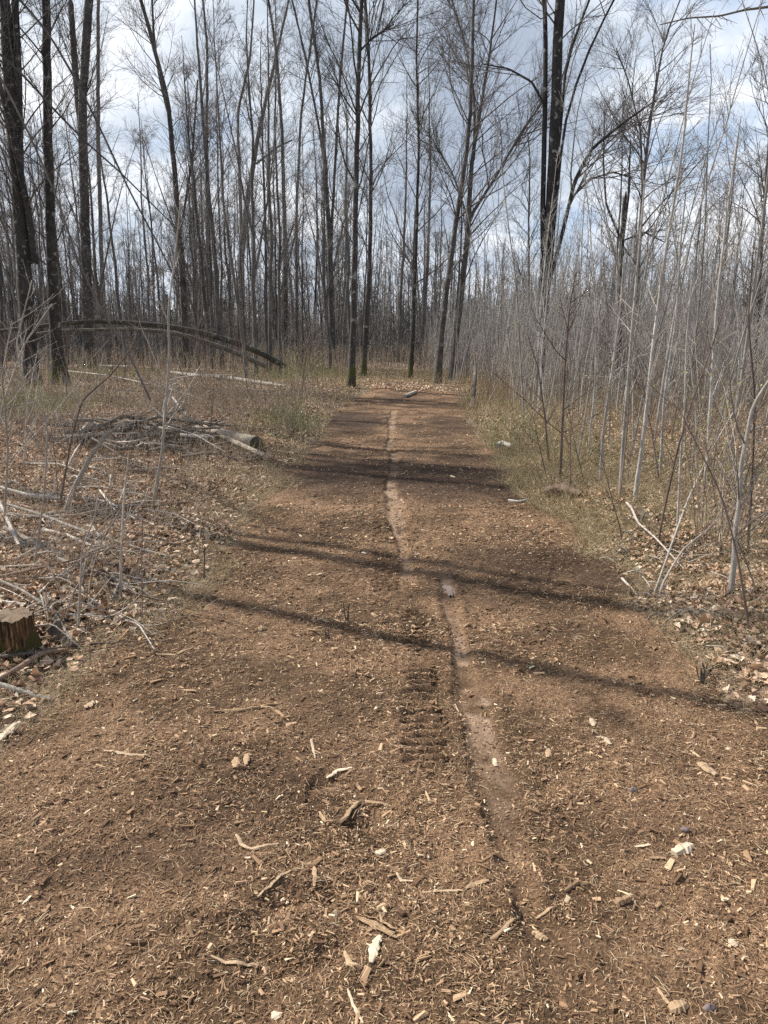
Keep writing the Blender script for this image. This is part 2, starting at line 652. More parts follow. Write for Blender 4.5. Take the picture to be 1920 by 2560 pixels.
M['chips'] = rnd_material('chips', [(0.0, (0.082, 0.046, 0.026)), (0.3, (0.20, 0.117, 0.065)), (0.55, (0.37, 0.234, 0.133)), (0.8, (0.56, 0.39, 0.24)), (0.93, (0.66, 0.52, 0.33)), (1.0, (0.76, 0.66, 0.49))])
M['leaves'] = rnd_material('leaves', [(0.0, (0.13, 0.072, 0.045)), (0.25, (0.29, 0.175, 0.112)), (0.55, (0.47, 0.315, 0.21)), (0.8, (0.60, 0.45, 0.32)), (1.0, (0.63, 0.52, 0.39))])
M['dry_grass'] = rnd_material('dry_grass', [(0.0, (0.22, 0.16, 0.085)), (0.5, (0.42, 0.33, 0.19)), (1.0, (0.58, 0.49, 0.32))])
M['green_grass'] = rnd_material('green_grass', [(0.0, (0.13, 0.155, 0.05)), (0.5, (0.24, 0.26, 0.095)), (1.0, (0.40, 0.38, 0.19))])
M['stems'] = rnd_material('stems', [(0.0, (0.17, 0.12, 0.085)), (0.5, (0.37, 0.29, 0.21)), (1.0, (0.58, 0.50, 0.39))])
M['thicket'] = rnd_material('thicket', [(0.0, (0.17, 0.155, 0.14)), (0.5, (0.33, 0.31, 0.285)), (1.0, (0.54, 0.515, 0.48))])
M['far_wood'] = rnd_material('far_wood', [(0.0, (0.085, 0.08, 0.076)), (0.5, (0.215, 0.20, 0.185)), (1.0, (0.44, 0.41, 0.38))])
M['needles'] = rnd_material('needles', [(0.0, (0.04, 0.052, 0.036)), (1.0, (0.11, 0.13, 0.085))])
M['young_leaf'] = rnd_material('young_leaf', [(0.0, (0.15, 0.18, 0.05)), (0.6, (0.28, 0.31, 0.09)), (1.0, (0.44, 0.45, 0.17))])
M['splinter'] = rnd_material('splinter', [(0.0, (0.22, 0.135, 0.075)), (0.5, (0.42, 0.29, 0.17)), (1.0, (0.68, 0.57, 0.42))], 0.8, 60)


def ground_material():
    m, nt, b = material('forest_floor')
    geo = nt.new('ShaderNodeNewGeometry')
    p = geo.outputs['Position']
    n1 = nt.noise(p, 19, 4, 0.7, 0.6)
    n2 = nt.noise(p, 0.7, 3, 0.6)
    n3 = nt.noise(p, 60, 3, 0.6)
    vor = nt.new('ShaderNodeTexVoronoi')
    nt.link(p, vor.inputs['Vector'])
    vor.inputs['Scale'].default_value = 24
    cell = nt.ramp(vor.outputs['Color'], [(0.2, (0.12, 0.075, 0.052)), (0.45, (0.25, 0.165, 0.115)), (0.7, (0.38, 0.275, 0.195)), (0.9, (0.50, 0.40, 0.29))])
    c = nt.mix(nt.mapr(n1, 0.42, 0.62), (0.062, 0.042, 0.031), cell)
    c = nt.mix(nt.mapr(n2, 0.50, 0.68, 0, 0.5), c, (0.26, 0.20, 0.115))
    c = nt.mix(nt.math('MULTIPLY', nt.mapr(n3, 0.4, 0.7), 0.25), c, (0.32, 0.235, 0.165))
    nt.link(c, b.inputs['Base Color'])
    bump(nt, b, nt.math('ADD', n1, vor.outputs['Distance']), 0.8, 0.03)
    return m


def path_material():
    m, nt, b = material('mulched_soil')
    geo = nt.new('ShaderNodeNewGeometry')
    p = geo.outputs['Position']
    rut = nt.new('ShaderNodeAttribute', attribute_name='rut').outputs['Fac']
    n_f = nt.noise(p, 110, 4, 0.7, 0.8)
    n_m = nt.noise(p, 26, 4, 0.65, 0.5)
    n_b = nt.noise(p, 1.4, 3, 0.6)
    c = nt.ramp(n_f, [(0.30, (0.080, 0.045, 0.025)), (0.46, (0.185, 0.108, 0.060)), (0.60, (0.34, 0.214, 0.122)), (0.76, (0.52, 0.36, 0.215))])
    dk = nt.ramp(n_f, [(0.34, (0.048, 0.028, 0.015)), (0.58, (0.12, 0.072, 0.037)), (0.78, (0.26, 0.165, 0.087))])
    c = nt.mix(nt.mapr(n_b, 0.42, 0.60), dk, c)
    c = nt.mix(nt.mapr(n_m, 0.55, 0.75, 0, 0.4), c, (0.07, 0.043, 0.026))
    wet_shade = nt.new('ShaderNodeAttribute', attribute_name='damp_shade').outputs['Fac']
    c = nt.mix(nt.math('MULTIPLY', wet_shade, 0.85), c, nt.ramp(n_f, [(0.34, (0.026, 0.0155, 0.0095)), (0.6, (0.060, 0.035, 0.021)), (0.78, (0.12, 0.072, 0.043))]))  # moisture and broad painted shade both darken the soil colour
    mud = nt.ramp(n_m, [(0.3, (0.16, 0.104, 0.066)), (0.5, (0.265, 0.178, 0.116)), (0.7, (0.35, 0.25, 0.168))])
    c = nt.mix(rut, c, mud)
    nt.link(c, b.inputs['Base Color'])
    nt.link(nt.math('SUBTRACT', 0.92, nt.math('MULTIPLY', rut, 0.26)), b.inputs['Roughness'])
    h = nt.math('MULTIPLY', nt.math('ADD', n_f, nt.math('MULTIPLY', n_m, 1.5)), nt.math('SUBTRACT', 1.0, nt.math('MULTIPLY', rut, 0.75)))
    bump(nt, b, h, 0.9, 0.012)
    return m


M['ground'] = ground_material()
M['path'] = path_material()

# ------------------------------------------------------------------ ground, path, puddles
def spaced(a0, a1, n, dense):
    u = np.linspace(-1, 1, n)
    s = np.sinh(u * dense) / math.sinh(dense)
    return np.where(s < 0, -s * a0, s * a1)


def build_ground():
    xs = spaced(-420, 420, 300, 6.2)
    ys = np.concatenate([np.linspace(-30, -4, 14)[:-1], np.linspace(-4, 26, 260)[:-1], 26 + (np.linspace(0, 1, 110) ** 2.2) * 700])
    X, Y = np.meshgrid(xs, ys)
    Z = H(X, Y)
    s = outside(X, Y)
    Z = Z - 0.09 * (1 - sstep(-0.45, -0.15, s))
    a = Acc()
    n, k = X.shape
    i = np.arange(n - 1)[:, None]
    j = np.arange(k - 1)[None]
    Q = np.stack([i * k + j, i * k + j + 1, (i + 1) * k + j + 1, (i + 1) * k + j], -1)
    a.add(np.stack([X, Y, Z], -1), Q)
    o = link('ground', a.mesh('ground'), M['ground'])
    tag(o, 'brown forest floor of leaf litter on both sides of the track', kind='structure')


def build_path():
    ys = np.concatenate([np.linspace(-4, 1.2, 90)[:-1], np.linspace(1.2, 6.5, 560)[:-1], np.linspace(6.5, 12, 230)[:-1], np.linspace(12, PATH_END, 180)])
    U = np.linspace(0, 1, 300)
    l, r = path_edges(ys)
    l = l - 0.04
    r = r + 0.04
    X = l[:, None] + (r - l)[:, None] * U[None]
    Y = np.repeat(ys[:, None], len(U), 1)
    Z = ZP(X, Y)
    e = np.minimum(U, 1 - U)[None] * (r - l)[:, None]
    Z = Z - 0.05 * (1 - sstep(-0.02, 0.12, e)) - .04 * sstep(-.05, .12, outside(X, Y)) - 0.08 * sstep(PATH_END - 0.7, PATH_END, Y)
    a = Acc()
    n, k = X.shape
    i = np.arange(n - 1)[:, None]
    j = np.arange(k - 1)[None]
    Q = np.stack([i * k + j, i * k + j + 1, (i + 1) * k + j + 1, (i + 1) * k + j], -1)
    a.add(np.stack([X, Y, Z], -1), Q)
    rm = rut_mask(X, Y)
    rm = rm * sstep(-0.3, 0.3, vnoise(X * 18, Y * 18, 51) + 0.9 * vnoise(X * 4, Y * 4, 52) + 0.08) * 0.9 * (0.15 + 0.85 * sstep(1.7, 2.4, Y)) * np.clip(.75 + 1.3 * vnoise(Y * 1.3, X * 2, 56), .15, 1)
    o = link('path', a.mesh('path', True, {'rut': rm, 'damp_shade': np.maximum(damp_shade(X, Y), tread_mask(X, Y))}), M['path'])
    tag(o, 'brown wood-chip track with a muddy wheel rut running into the woods', kind='structure')


def build_puddles():
    m, nt, b = material('muddy_water')
    b.inputs['Base Color'].default_value = (0.27, 0.20, 0.155, 1)
    b.inputs['Roughness'].default_value = 0.32
    b.inputs['Specular IOR Level'].default_value = 0.4
    geo = nt.new('ShaderNodeNewGeometry')
    bump(nt, b, nt.noise(geo.outputs['Position'], 9, 2, 0.5), 0.06, 0.01)
    for k, (px, py, w, h, lab) in enumerate([
            (1122, 1476, 20, 26, 'bluish puddle at the top end of the near wheel rut')]):
        c = flat(px, py)
        a0 = flat(px - w, py)
        y0 = flat(px, py + h)[1]
        y1 = flat(px, py - h)[1]
        rx = abs(a0[0] - c[0])
        n = 40
        th = np.linspace(0, 2 * math.pi, n, endpoint=False)
        rr = (0.8 + 0.2 * np.sin(3 * th + k) + 0.14 * np.sin(5 * th + 2 * k) + .1 * np.sin(9 * th)) * .72
        xx = rx * rr * np.cos(th)
        yy = np.where(np.sin(th) > 0, (y1 - c[1]), (c[1] - y0)) * rr * np.sin(th)
        z = float(np.median(ZP(c[0] + xx * 0.6, c[1] + yy * 0.6))) + 0.005
        V = np.concatenate([[[0, 0, 0]], np.stack([xx, yy, np.zeros(n)], -1)])
        tr = [(0, 1 + i, 1 + (i + 1) % n) for i in range(n)]
        a = Acc()
        a.add(V, None, tr)
        o = link('puddle', a.mesh('puddle'), m, None, (c[0], c[1], z))
        tag(o, lab, 'puddle', kind='structure')


build_ground()
build_path()
build_puddles()

# ------------------------------------------------------------------ scatter on the ground
def rot_tilt(V, yaw, pitch, roll):
    """V (N,m,3)"""
    cr, sr = np.cos(roll)[:, None], np.sin(roll)[:, None]
    x, y, z = V[..., 0], V[..., 1], V[..., 2]
    y, z = y * cr - z * sr, y * sr + z * cr
    cp, sp = np.cos(pitch)[:, None], np.sin(pitch)[:, None]
    x, z = x * cp + z * sp, -x * sp + z * cp
    cy, sy = np.cos(yaw)[:, None], np.sin(yaw)[:, None]
    x, y = x * cy - y * sy, x * sy + y * cy
    return np.stack([x, y, z], -1)


def scatter_boxes(acc, X, Y, Z, L, Wd, Th, rng, tilt, rnd):
    n = len(X)
    b = np.array([[-.5, -.5, -.5], [.5, -.32, -.5], [.5, .32, -.5], [-.5, .5, -.5], [-.46, -.42, .5], [.42, -.25, .5], [.42, .25, .5], [-.46, .42, .5]])
    V = b[None] * np.stack([L, Wd, Th], -1)[:, None, :]
    V[:, 1:3, 1] += (rng.normal(0, .3, n) * Wd)[:, None]
    V[:, 5:7, 1] += (rng.normal(0, .3, n) * Wd)[:, None]
    V = rot_tilt(V, rng.random(n) * 6.283, rng.normal(0, tilt, n), rng.normal(0, tilt * 1.5, n))
    V += np.stack([X, Y, Z], -1)[:, None, :]
    q = np.array([[4, 5, 6, 7], [0, 1, 5, 4], [1, 2, 6, 5], [2, 3, 7, 6], [3, 0, 4, 7]])
    Q = q[None] + (np.arange(n) * 8)[:, None, None]
    acc.add(V, Q.reshape(-1, 4), None, np.repeat(rnd, 8))


def scatter_strands(acc, X, Y, Z, L, r, rng, rnd):
    """thin bent fibres, each a small three-sided tube of two segments"""
    n = len(X)
    yaw = rng.random(n) * 6.283
    d = np.stack([np.cos(yaw), np.sin(yaw), rng.normal(0.02, 0.16, n)], -1)
    side = np.stack([-np.sin(yaw), np.cos(yaw), np.zeros(n)], -1)
    c = np.stack([X, Y, Z], -1)
    bend = rng.normal(0, 0.10, n)[:, None] * L[:, None] * side
    P = np.stack([c - d * L[:, None] / 2, c + bend + np.array([0, 0, 1.0]) * (L * 0.06)[:, None], c + d * L[:, None] / 2], 1)
    tube(acc, P, np.stack([r * .6, r, r * .5], 1), 3, False, rnd)


def sample_region(n, ylo, yhi, xpad, rng, power=1.0):
    """points in front of the camera within the cone of view and a margin"""
    u = rng.random(n)
    y = ylo * (yhi / ylo) ** u if power == 0 else ylo + (yhi - ylo) * u ** power
    hw = 0.56 * y + xpad
    x = (rng.random(n) * 2 - 1) * hw
    return x, y


def build_chips():
    rng = np.random.default_rng(5)
    a = Acc()
    for (n, ylo, yhi, lmul) in ((120000, 0.9, 3.2, 1.0), (85000, 3.2, 6.5, 1.45), (52000, 6.5, 13, 2.1), (20000, 13, 24, 2.8), (900, 0.9, 3.4, 3.01), (900, 3.4, 8, 3.05)):
        x, y = sample_region(n * 2, ylo, yhi, 0.5, rng)
        s = outside(x, y)
        clump = vnoise(x * 1.6, y * 1.6, 61) + 0.6 * vnoise(x * 5, y * 5, 62)
        keep = (rng.random(len(x)) < np.where(s < 0, np.clip(0.62 + 1.0 * clump, 0.12, 1) * (1 - .35 * damp_shade(x, y)) * (1 - .9 * tread_mask(x, y)), 0.55 * np.exp(-np.maximum(s, 0) / 0.45))) & (rng.random(len(x)) > 0.62 * rut_mask(x, y) * sstep(1.5, 2.3, y))
        x, y, s = x[keep][:n], y[keep][:n], s[keep][:n]
        n2 = len(x)
        z = np.where(s < 0, ZP(x, y), H(x, y) + 0.012)
        L = np.exp(rng.normal(math.log(0.0064), 0.56, n2)) * lmul
        L = np.clip(L, 0.003, 0.05 * lmul)
        W = L * rng.uniform(0.14, 0.42, n2)
        if 3 < lmul:
            W = L * rng.uniform(.1, .28, n2)
        T = np.minimum(L * rng.uniform(0.06, 0.2, n2), 0.006)
        rnd = np.clip(rng.beta(1.3, 2.0, n2) if lmul < 3 else rng.uniform(.35, .9, n2), 0, 1)
        rnd = rnd * (1 - .55 * damp_shade(x, y))  # chips darkened along with the moisture and painted shade
        rnd = np.where(rng.random(n2) < 0.05, rng.uniform(0.82, 1, n2), rnd * 0.9)
        scatter_boxes(a, x, y, z + T * 0.4 + 0.001, L, W, T, rng, 0.22, rnd)
    o = link('wood_chips', a.mesh('wood_chips', False), M['chips'])
    tag(o, 'shredded wood chips strewn over the whole brown track', 'wood chips', kind='stuff')
    a = Acc()
    for (n, ylo, yhi, lm) in ((38000, 0.9, 3.5, 1.0), (30000, 3.5, 8, 1.3), (16000, 8, 22, 2.0)):
        x, y = sample_region(n * 2, ylo, yhi, 0.5, rng)
        s = outside(x, y)
        keep = (rng.random(len(x)) < np.where(s < 0, 0.85 * (1 - .6 * damp_shade(x, y)) * (1 - .9 * tread_mask(x, y)), np.exp(-np.maximum(s, 0) / 0.8))) & (rng.random(len(x)) > 0.9 * rut_mask(x, y))
        x, y, s = x[keep][:n], y[keep][:n], s[keep][:n]
        z = np.where(s < 0, ZP(x, y), H(x, y) + 0.012)
        L = np.exp(rng.normal(math.log(0.0165), 0.6, len(x))) * lm
        r = rng.uniform(0.00045, 0.0011, len(x)) * lm
        scatter_strands(a, x, y, z + 0.003, np.clip(L, .008, .16), r, rng, np.clip(rng.normal(0.6, 0.2, len(x)), 0.1, 0.97))
    o = link('wood_fibres', a.mesh('wood_fibres', True), M['chips'])
    tag(o, 'fine straw-coloured wood fibres scattered among the chips', 'wood fibres', kind='stuff')


def build_leaves():
    rng = np.random.default_rng(8)
    a = Acc()
    g = np.array([[i, j] for j in (-1, 0, 1) for i in (-1, 0, 1)], float)
    for (n, ylo, yhi, sz) in ((22000, 1.6, 5.5, .85), (40000, 5.5, 11, .9), (34000, 11, 20, 1.1), (24000, 20, 45, 1.6)):
        x, y = sample_region(n * 3, ylo, yhi, 0.8, rng)
        s = outside(x, y)
        cl = vnoise(x * 1.1, y * 1.1, 71) + 0.5 * vnoise(x * 4, y * 4, 72)
        keep = rng.random(len(x)) < np.where(s > 0, np.clip(s * 1.8, 0.03, 1) * np.where((x > 0) & (y > 5.2), .45, 1) * np.clip(0.75 + cl, 0.15, 1), 0.0)
        x, y, s = x[keep][:n], y[keep][:n], s[keep][:n]
        n2 = len(x)
        z = np.where(s < 0, ZP(x, y), H(x, y)) + 0.012 + rng.random(n2) * 0.02
        L = rng.uniform(0.016, 0.036, n2) * sz
        W = L * rng.uniform(0.55, 0.95, n2)
        V = np.zeros((n2, 9, 3))
        V[:, :, 0] = g[None, :, 0] * L[:, None]
        V[:, :, 1] = g[None, :, 1] * W[:, None]
        corner = np.abs(g[:, 0] * g[:, 1]) > 0
        V[:, corner, 0] *= rng.uniform(0.35, 0.8, (n2, 1))
        V[:, corner, 1] *= rng.uniform(0.5, 0.95, (n2, 1))
        cx = rng.normal(0, 0.35, n2)
        cy = rng.normal(0.15, 0.4, n2)
        V[:, :, 2] = cx[:, None] * L[:, None] * g[None, :, 0] ** 2 + cy[:, None] * L[:, None] * g[None, :, 1] ** 2 + rng.normal(0, 0.12, (n2, 9)) * L[:, None]
        V = rot_tilt(V, rng.random(n2) * 6.283, rng.normal(0, 0.24, n2), rng.normal(0, 0.24, n2))
        V += np.stack([x, y, z], -1)[:, None, :]
        q = np.array([[0, 1, 4, 3], [1, 2, 5, 4], [3, 4, 7, 6], [4, 5, 8, 7]])
        Q = (q[None] + (np.arange(n2) * 9)[:, None, None]).reshape(-1, 4)
        a.add(V, Q, None, np.repeat(np.clip(rng.normal(0.60, 0.26, n2), 0, 1), 9))
    x = rng.normal(.6, 2.6, 9000)
    y = 22.2 + 14 * rng.random(9000) ** 1.2 + rng.normal(0, .7, 9000)
    n2 = len(x)
    L = rng.uniform(.015, .036, n2)
    V = np.zeros((n2, 9, 3))
    V[:, :, 0] = g[None, :, 0] * L[:, None]
    V[:, :, 1] = g[None, :, 1] * L[:, None] * .7
    V[:, :, 2] = rng.normal(0, .18, (n2, 9)) * L[:, None]
    V = rot_tilt(V, rng.random(n2) * 6.283, rng.normal(0, .3, n2), rng.normal(0, .3, n2))
    V += np.stack([x, y, H(x, y) + .03], -1)[:, None, :]
    a.add(V, (q[None] + (np.arange(n2) * 9)[:, None, None]).reshape(-1, 4), None, np.repeat(np.clip(rng.normal(.55, .2, n2), 0, 1), 9))
    o = link('leaf_litter', a.mesh('leaf_litter', False), M['leaves'])
    tag(o, 'curled dead brown leaves covering the forest floor', 'leaf litter', kind='stuff')


def blades(acc, x, y, h, r, rng, rnd, lean=0.5, zoff=0.0):
    n = len(x)
    z = H(x, y) + zoff
    yaw = rng.random(n) * 6.283
    ln = np.abs(rng.normal(0, lean, n))
    d = np.stack([np.cos(yaw) * ln, np.sin(yaw) * ln, np.ones(n)], -1)
    d = norm(d)
    P0 = np.stack([x, y, z - 0.01], -1)
    P1 = P0 + d * (h * 0.5)[:, None]
    d2 = norm(d + np.stack([np.cos(yaw), np.sin(yaw), -0.3 * np.ones(n)], -1) * (lean * 0.9 * rng.random(n))[:, None])
    P2 = P1 + d2 * (h * 0.5)[:, None]
    tube(acc, np.stack([P0, P1, P2], 1), np.stack([r, r * .8, r * .3], 1), 3, False, rnd)


def build_grass():
    rng = np.random.default_rng(13)
    a = Acc()
    # matted straw: right verge, and the far end of the track
    def patch(px, py, sx, sy, n, hlo, hhi, rr, lean=1.2):
        c = ground(px, py)
        x = c[0] + rng.normal(0, sx, n)
        y = c[1] + rng.normal(0, sy, n)
        ok = outside(x, y) > -0.12
        x, y = x[ok], y[ok]
        blades(a, x, y, rng.uniform(hlo, hhi, len(x)), np.full(len(x), rr) * rng.uniform(.6, 1.2, len(x)), rng, np.clip(rng.normal(.55, .22, len(x)), 0, 1), lean)
    patch(1330, 1190, .55, 1.6, 8000, .07, .24, .0024)
    patch(1480, 1330, .5, .7, 5000, .05, .18, .0017, 1.6)
    patch(620, 1230, .5, .9, 2400, .06, .2, .0016, 1.8)
    patch(150, 1780, .35, .3, 2600, .04, .14, .001, 1.8)
    patch(450, 1500, .4, .5, 1800, .05, .16, .0012, 1.8)
    patch(1400, 1120, 1.0, 2.4, 3000, .10, .30, .003)
    patch(1560, 1250, .8, 1.0, 3600, .07, .28, .0018)
    patch(250, 1280, 1.3, 1.6, 7000, .05, .18, .0016, 1.9)
    patch(300, 1480, .7, .6, 4000, .05, .16, .0012, 1.9)
    patch(500, 1180, 1.2, 1.6, 4000, .05, .2, .0018, 1.9)
    patch(1860, 1500, .4, .7, 2600, .06, .22, .0013)
    patch(1700, 1650, .5, .3, 1300, .05, .16, .0012)
    patch(1030, 938, 2.6, 3.0, 15000, .06, .26, .007, 1.8)
    patch(880, 1000, .8, 2.6, 1200, .08, .3, .006)
    patch(690, 1110, .6, 2.0, 1800, .08, .3, .003)
    patch(560, 960, 4.0, 4.0, 1500, .15, .4, .005, .6)
    patch(1500, 1010, 4.0, 5.0, 6000, .2, .6, .005, .5)
    patch(1250, 1010, .8, 2.5, 2400, .1, .4, .005, .8)
    patch(300, 900, 9, 7, 3500, .2, .5, .009, .6)
    o = link('dry_grass', a.mesh('dry_grass'), M['dry_grass'])
    tag(o, 'matted straw-coloured dry grass along the edges of the track', 'dry grass', kind='stuff')
    a2 = Acc()
    a, keepa = a2, a
    patch(40, 1030, .9, 1.4, 2400, .15, .4, .003, .5)
    patch(725, 1060, .5, 1.0, 900, .08, .3, .003, .5)
    patch(745, 945, 1.2, 1.8, 700, .2, .6, .008, .35)
    patch(1300, 1100, .7, 1.5, 1100, .10, .32, .003, .6)
    patch(1380, 1190, .6, 1.2, 900, .06, .2, .002, .8)
    patch(1660, 1170, 1.0, 1.2, 1800, .08, .3, .002, .7)
    patch(230, 940, 2.0, 2.0, 1100, .1, .4, .008, .5)
    patch(1780, 1330, .3, .4, 260, .05, .16, .0015, .7)
    patch(1850, 1570, .2, .15, 160, .04, .12, .0012, .8)
    o = link('green_grass', a2.mesh('green_grass'), M['green_grass'])
    tag(o, 'tufts of fresh green spring grass beside the track', 'grass', kind='stuff')


def build_undergrowth():
    """knee to waist high dry stems, thick on both sides of the track"""
    rng = np.random.default_rng(21)
    a = Acc()
    def stand(n, box, hlo, hhi, r, lean):
        (x0, x1, y0, y1) = box
        x = rng.uniform(x0, x1, n)
        y = rng.uniform(y0, y1, n)
        cl = vnoise(x * .5, y * .5, 81) + .5 * vnoise(x * 1.5, y * 1.5, 82)
        ok = (outside(x, y) > 0.35) & (rng.random(n) < np.clip(.6 + 1.2 * cl, .05, 1))
        x, y = x[ok], y[ok]
        n = len(x)
        S0 = np.stack([x, y, H(x, y) - .01], -1)
        D0 = np.stack([rng.normal(0, lean, n), rng.normal(0, lean, n), np.ones(n)], -1)
        L = rng.uniform(hlo, hhi, n)
        sc = np.clip(y / 12, .6, 3)
        P, R = grow(S0, D0, L, r * sc * rng.uniform(.6, 1.2, n), 5, .07, .02, rng, .3, .0008)
        rv = np.clip(rng.normal(.45, .22, n), 0, 1)
        tube(a, P, R, 3, False, rv)
        p2, d2, pr, t, ix = sprout(P, R, 4, .3, .95, 25, 65, rng)
        P2, R2 = grow(p2, d2, L[ix] * rng.uniform(.12, .4, len(ix)), pr * .6, 3, .1, .06, rng, .3, .0007)
        tube(a, P2, R2, 3, False, np.clip(rv[ix] + .08, 0, 1))
    stand(5200, (-8.5, -1.5, 10.5, 20), .2, .72, .003, .22)
    stand(1700, (-15, -1.0, 18, 31), .25, .8, .004, .15)
    stand(1800, (-22, -1.0, 30, 48), .5, 1.4, .005, .12)
    stand(300, (-4.5, -1.4, 4.0, 9.5), .3, .9, .003, .2)
    stand(2600, (1.6, 14, 11, 26), .5, 1.5, .004, .14)
    stand(1500, (1.4, 24, 26, 48), .8, 2.0, .005, .12)
    stand(900, (1.8, 6.5, 6, 11), .3, 1.0, .0032, .2)
    stand(420, (1.6, 4.2, 3.4, 6.2), .2, .8, .0022, .6)
    stand(900, (1.5, 5, 5.5, 9), .2, .8, .0026, .7)
    stand(700, (-4.5, -1.3, 4, 8), .2, .7, .002, .7)
    stand(650, (-6.5, -1.3, 4.5, 11), .4, 1.3, .0026, .22)
    stand(1800, (-9, 9, 36, 56), .4, 1.5, .006, .14)
    o = link('undergrowth', a.mesh('undergrowth'), M['stems'])
    tag(o, 'dense dry brown stems of low undergrowth beneath the bare trees', 'undergrowth', kind='stuff')


build_chips()
build_leaves()
build_grass()
build_undergrowth()

# ------------------------------------------------------------------ trees
def crown_mesh(P, R, rng, H_tot, n1, lens=(.10, .24), ang=(28, 62), tlo=.2, n2=6, n3=5, n4=2, trop=.05, fine=1.0, zmin=1.5):
    """limbs, branches and twigs growing from the stems P (list of arrays K,3)"""
    acc = Acc()
    for Pi, Ri, ni in zip(P, R, n1):
        if ni <= 0:
            continue
        p, d, pr, t, ix = sprout(Pi[None], Ri[None], ni, tlo, .99, ang[0], ang[1], rng)
        d[:, 2] = np.maximum(d[:, 2], -.05)
        L = H_tot * rng.uniform(lens[0], lens[1], ni) * (1.12 - .7 * t)
        low = p[:, 2] < zmin
        L = np.where(low, L * .35, L)
        r = np.minimum(pr * .55, .007 + .0062 * L)
        A, B = grow(p, d, L, r, 7, .085, trop, rng, .3, .003 * fine)
        tube(acc, A, B, 5)
        p, d, pr, t, ix = sprout(A, B, n2, .18, .98, 22, 52, rng)
        L2 = L[ix] * rng.uniform(.28, .68, len(ix)) * (1.15 - .5 * t)
        A2, B2 = grow(p, d, L2, np.minimum(pr * .7, .009), 6, .07, trop * 1.3, rng, .4, .0026 * fine)
        tube(acc, A2, B2, 4)
        p, d, pr, t, ix = sprout(A2, B2, n3, .15, 1.0, 20, 52, rng)
        L3 = np.clip(L2[ix] * rng.uniform(.3, .75, len(ix)), .15, 1.4)
        A3, B3 = grow(p, d, L3, np.minimum(pr * .75, .005), 4, .06, trop * 1.2, rng, .5, .0021 * fine)
        tube(acc, A3, B3, 3)
        if n4:
            p, d, pr, t, ix = sprout(A3, B3, n4, .2, 1.0, 20, 55, rng)
            L4 = np.clip(L3[ix] * rng.uniform(.3, .6, len(ix)), .08, .5)
            A4, B4 = grow(p, d, L4, np.full(len(ix), .0026) * fine, 3, .07, trop, rng, .7, .0017 * fine)
            tube(acc, A4, B4, 3)
    return acc


def build_tree(name, stems, Htot, seed, bark, twig, label, cat='tree', group=None, n1=None, flare=1.5, **kw):
    """stems: list of (points K,3 in world, radii K); the first is the trunk"""
    rng = np.random.default_rng(seed)
    base = np.array(stems[0][0][0], float)
    base[2] = float(H(base[0], base[1]))
    root = empty(name, tuple(base))
    tag(root, label, cat, group)
    acc = Acc()
    Ps, Rs = [], []
    for i, (p, r) in enumerate(stems):
        p = np.asarray(p, float) - base
        r = np.asarray(r, float)
        K = 30 if i == 0 else 20
        P, R = resample(p, r, K)
        ln = np.linalg.norm(P[-1] - P[0])
        w = rng.normal(0, .0032 * ln / 6, (K, 3))
        w[:, 2] = 0
        w[0] = 0
        P = P + w
        if i == 0:
            R = R * (1 + (flare - 1) * np.exp(-np.maximum(P[:, 2], 0) / .22))
            P[0, 2] = -.12
        tube(acc, P, R, 10, False, None, .14, rng)
        Ps.append(P)
        Rs.append(R)
    link('trunk', acc.mesh('trunk'), bark, root)
    if n1 is None:
        n1 = [22] + [12] * (len(stems) - 1)
    c = crown_mesh(Ps, Rs, rng, Htot, n1, **kw)
    link('crown', c.mesh('crown'), twig, root)
    return root


def trace(stem, Y=None, Htot=17.0, rng=None, slope=0.0, extend=True):
    """stem: list of (px, py, width_px); returns world points and radii on the upright plane through the base"""
    if Y is None:
        g = ground(stem[0][0], stem[0][1])
        Y = g[1]
    pts, rad = [], []
    z0 = None
    for (px, py, w) in stem:
        p = at_y(px, py, Y)
        if z0 is None:
            z0 = p[2]
        p = at_y(px, py, Y + slope * (p[2] - z0))
        pts.append(p)
        rad.append(w * .88 / 2 / FPX * depth_of(p))
    if extend and stem[-1][1] <= 10 and pts[-1][2] < Htot:
        d = pts[-1] - pts[-2]
        d = d / np.linalg.norm(d)
        h0 = pts[-1][2]
        r0 = rad[-1]
        n = 5
        for k in range(1, n + 1):
            d = d + rng.normal(0, .05, 3)
            d[2] += .05
            d = d / np.linalg.norm(d)
            pts.append(pts[-1] + d * (Htot - h0) / n / max(d[2], .5))
            rad.append(max(r0 * (1 - k / n) + .008, .008))
    return np.array(pts), np.array(rad), Y


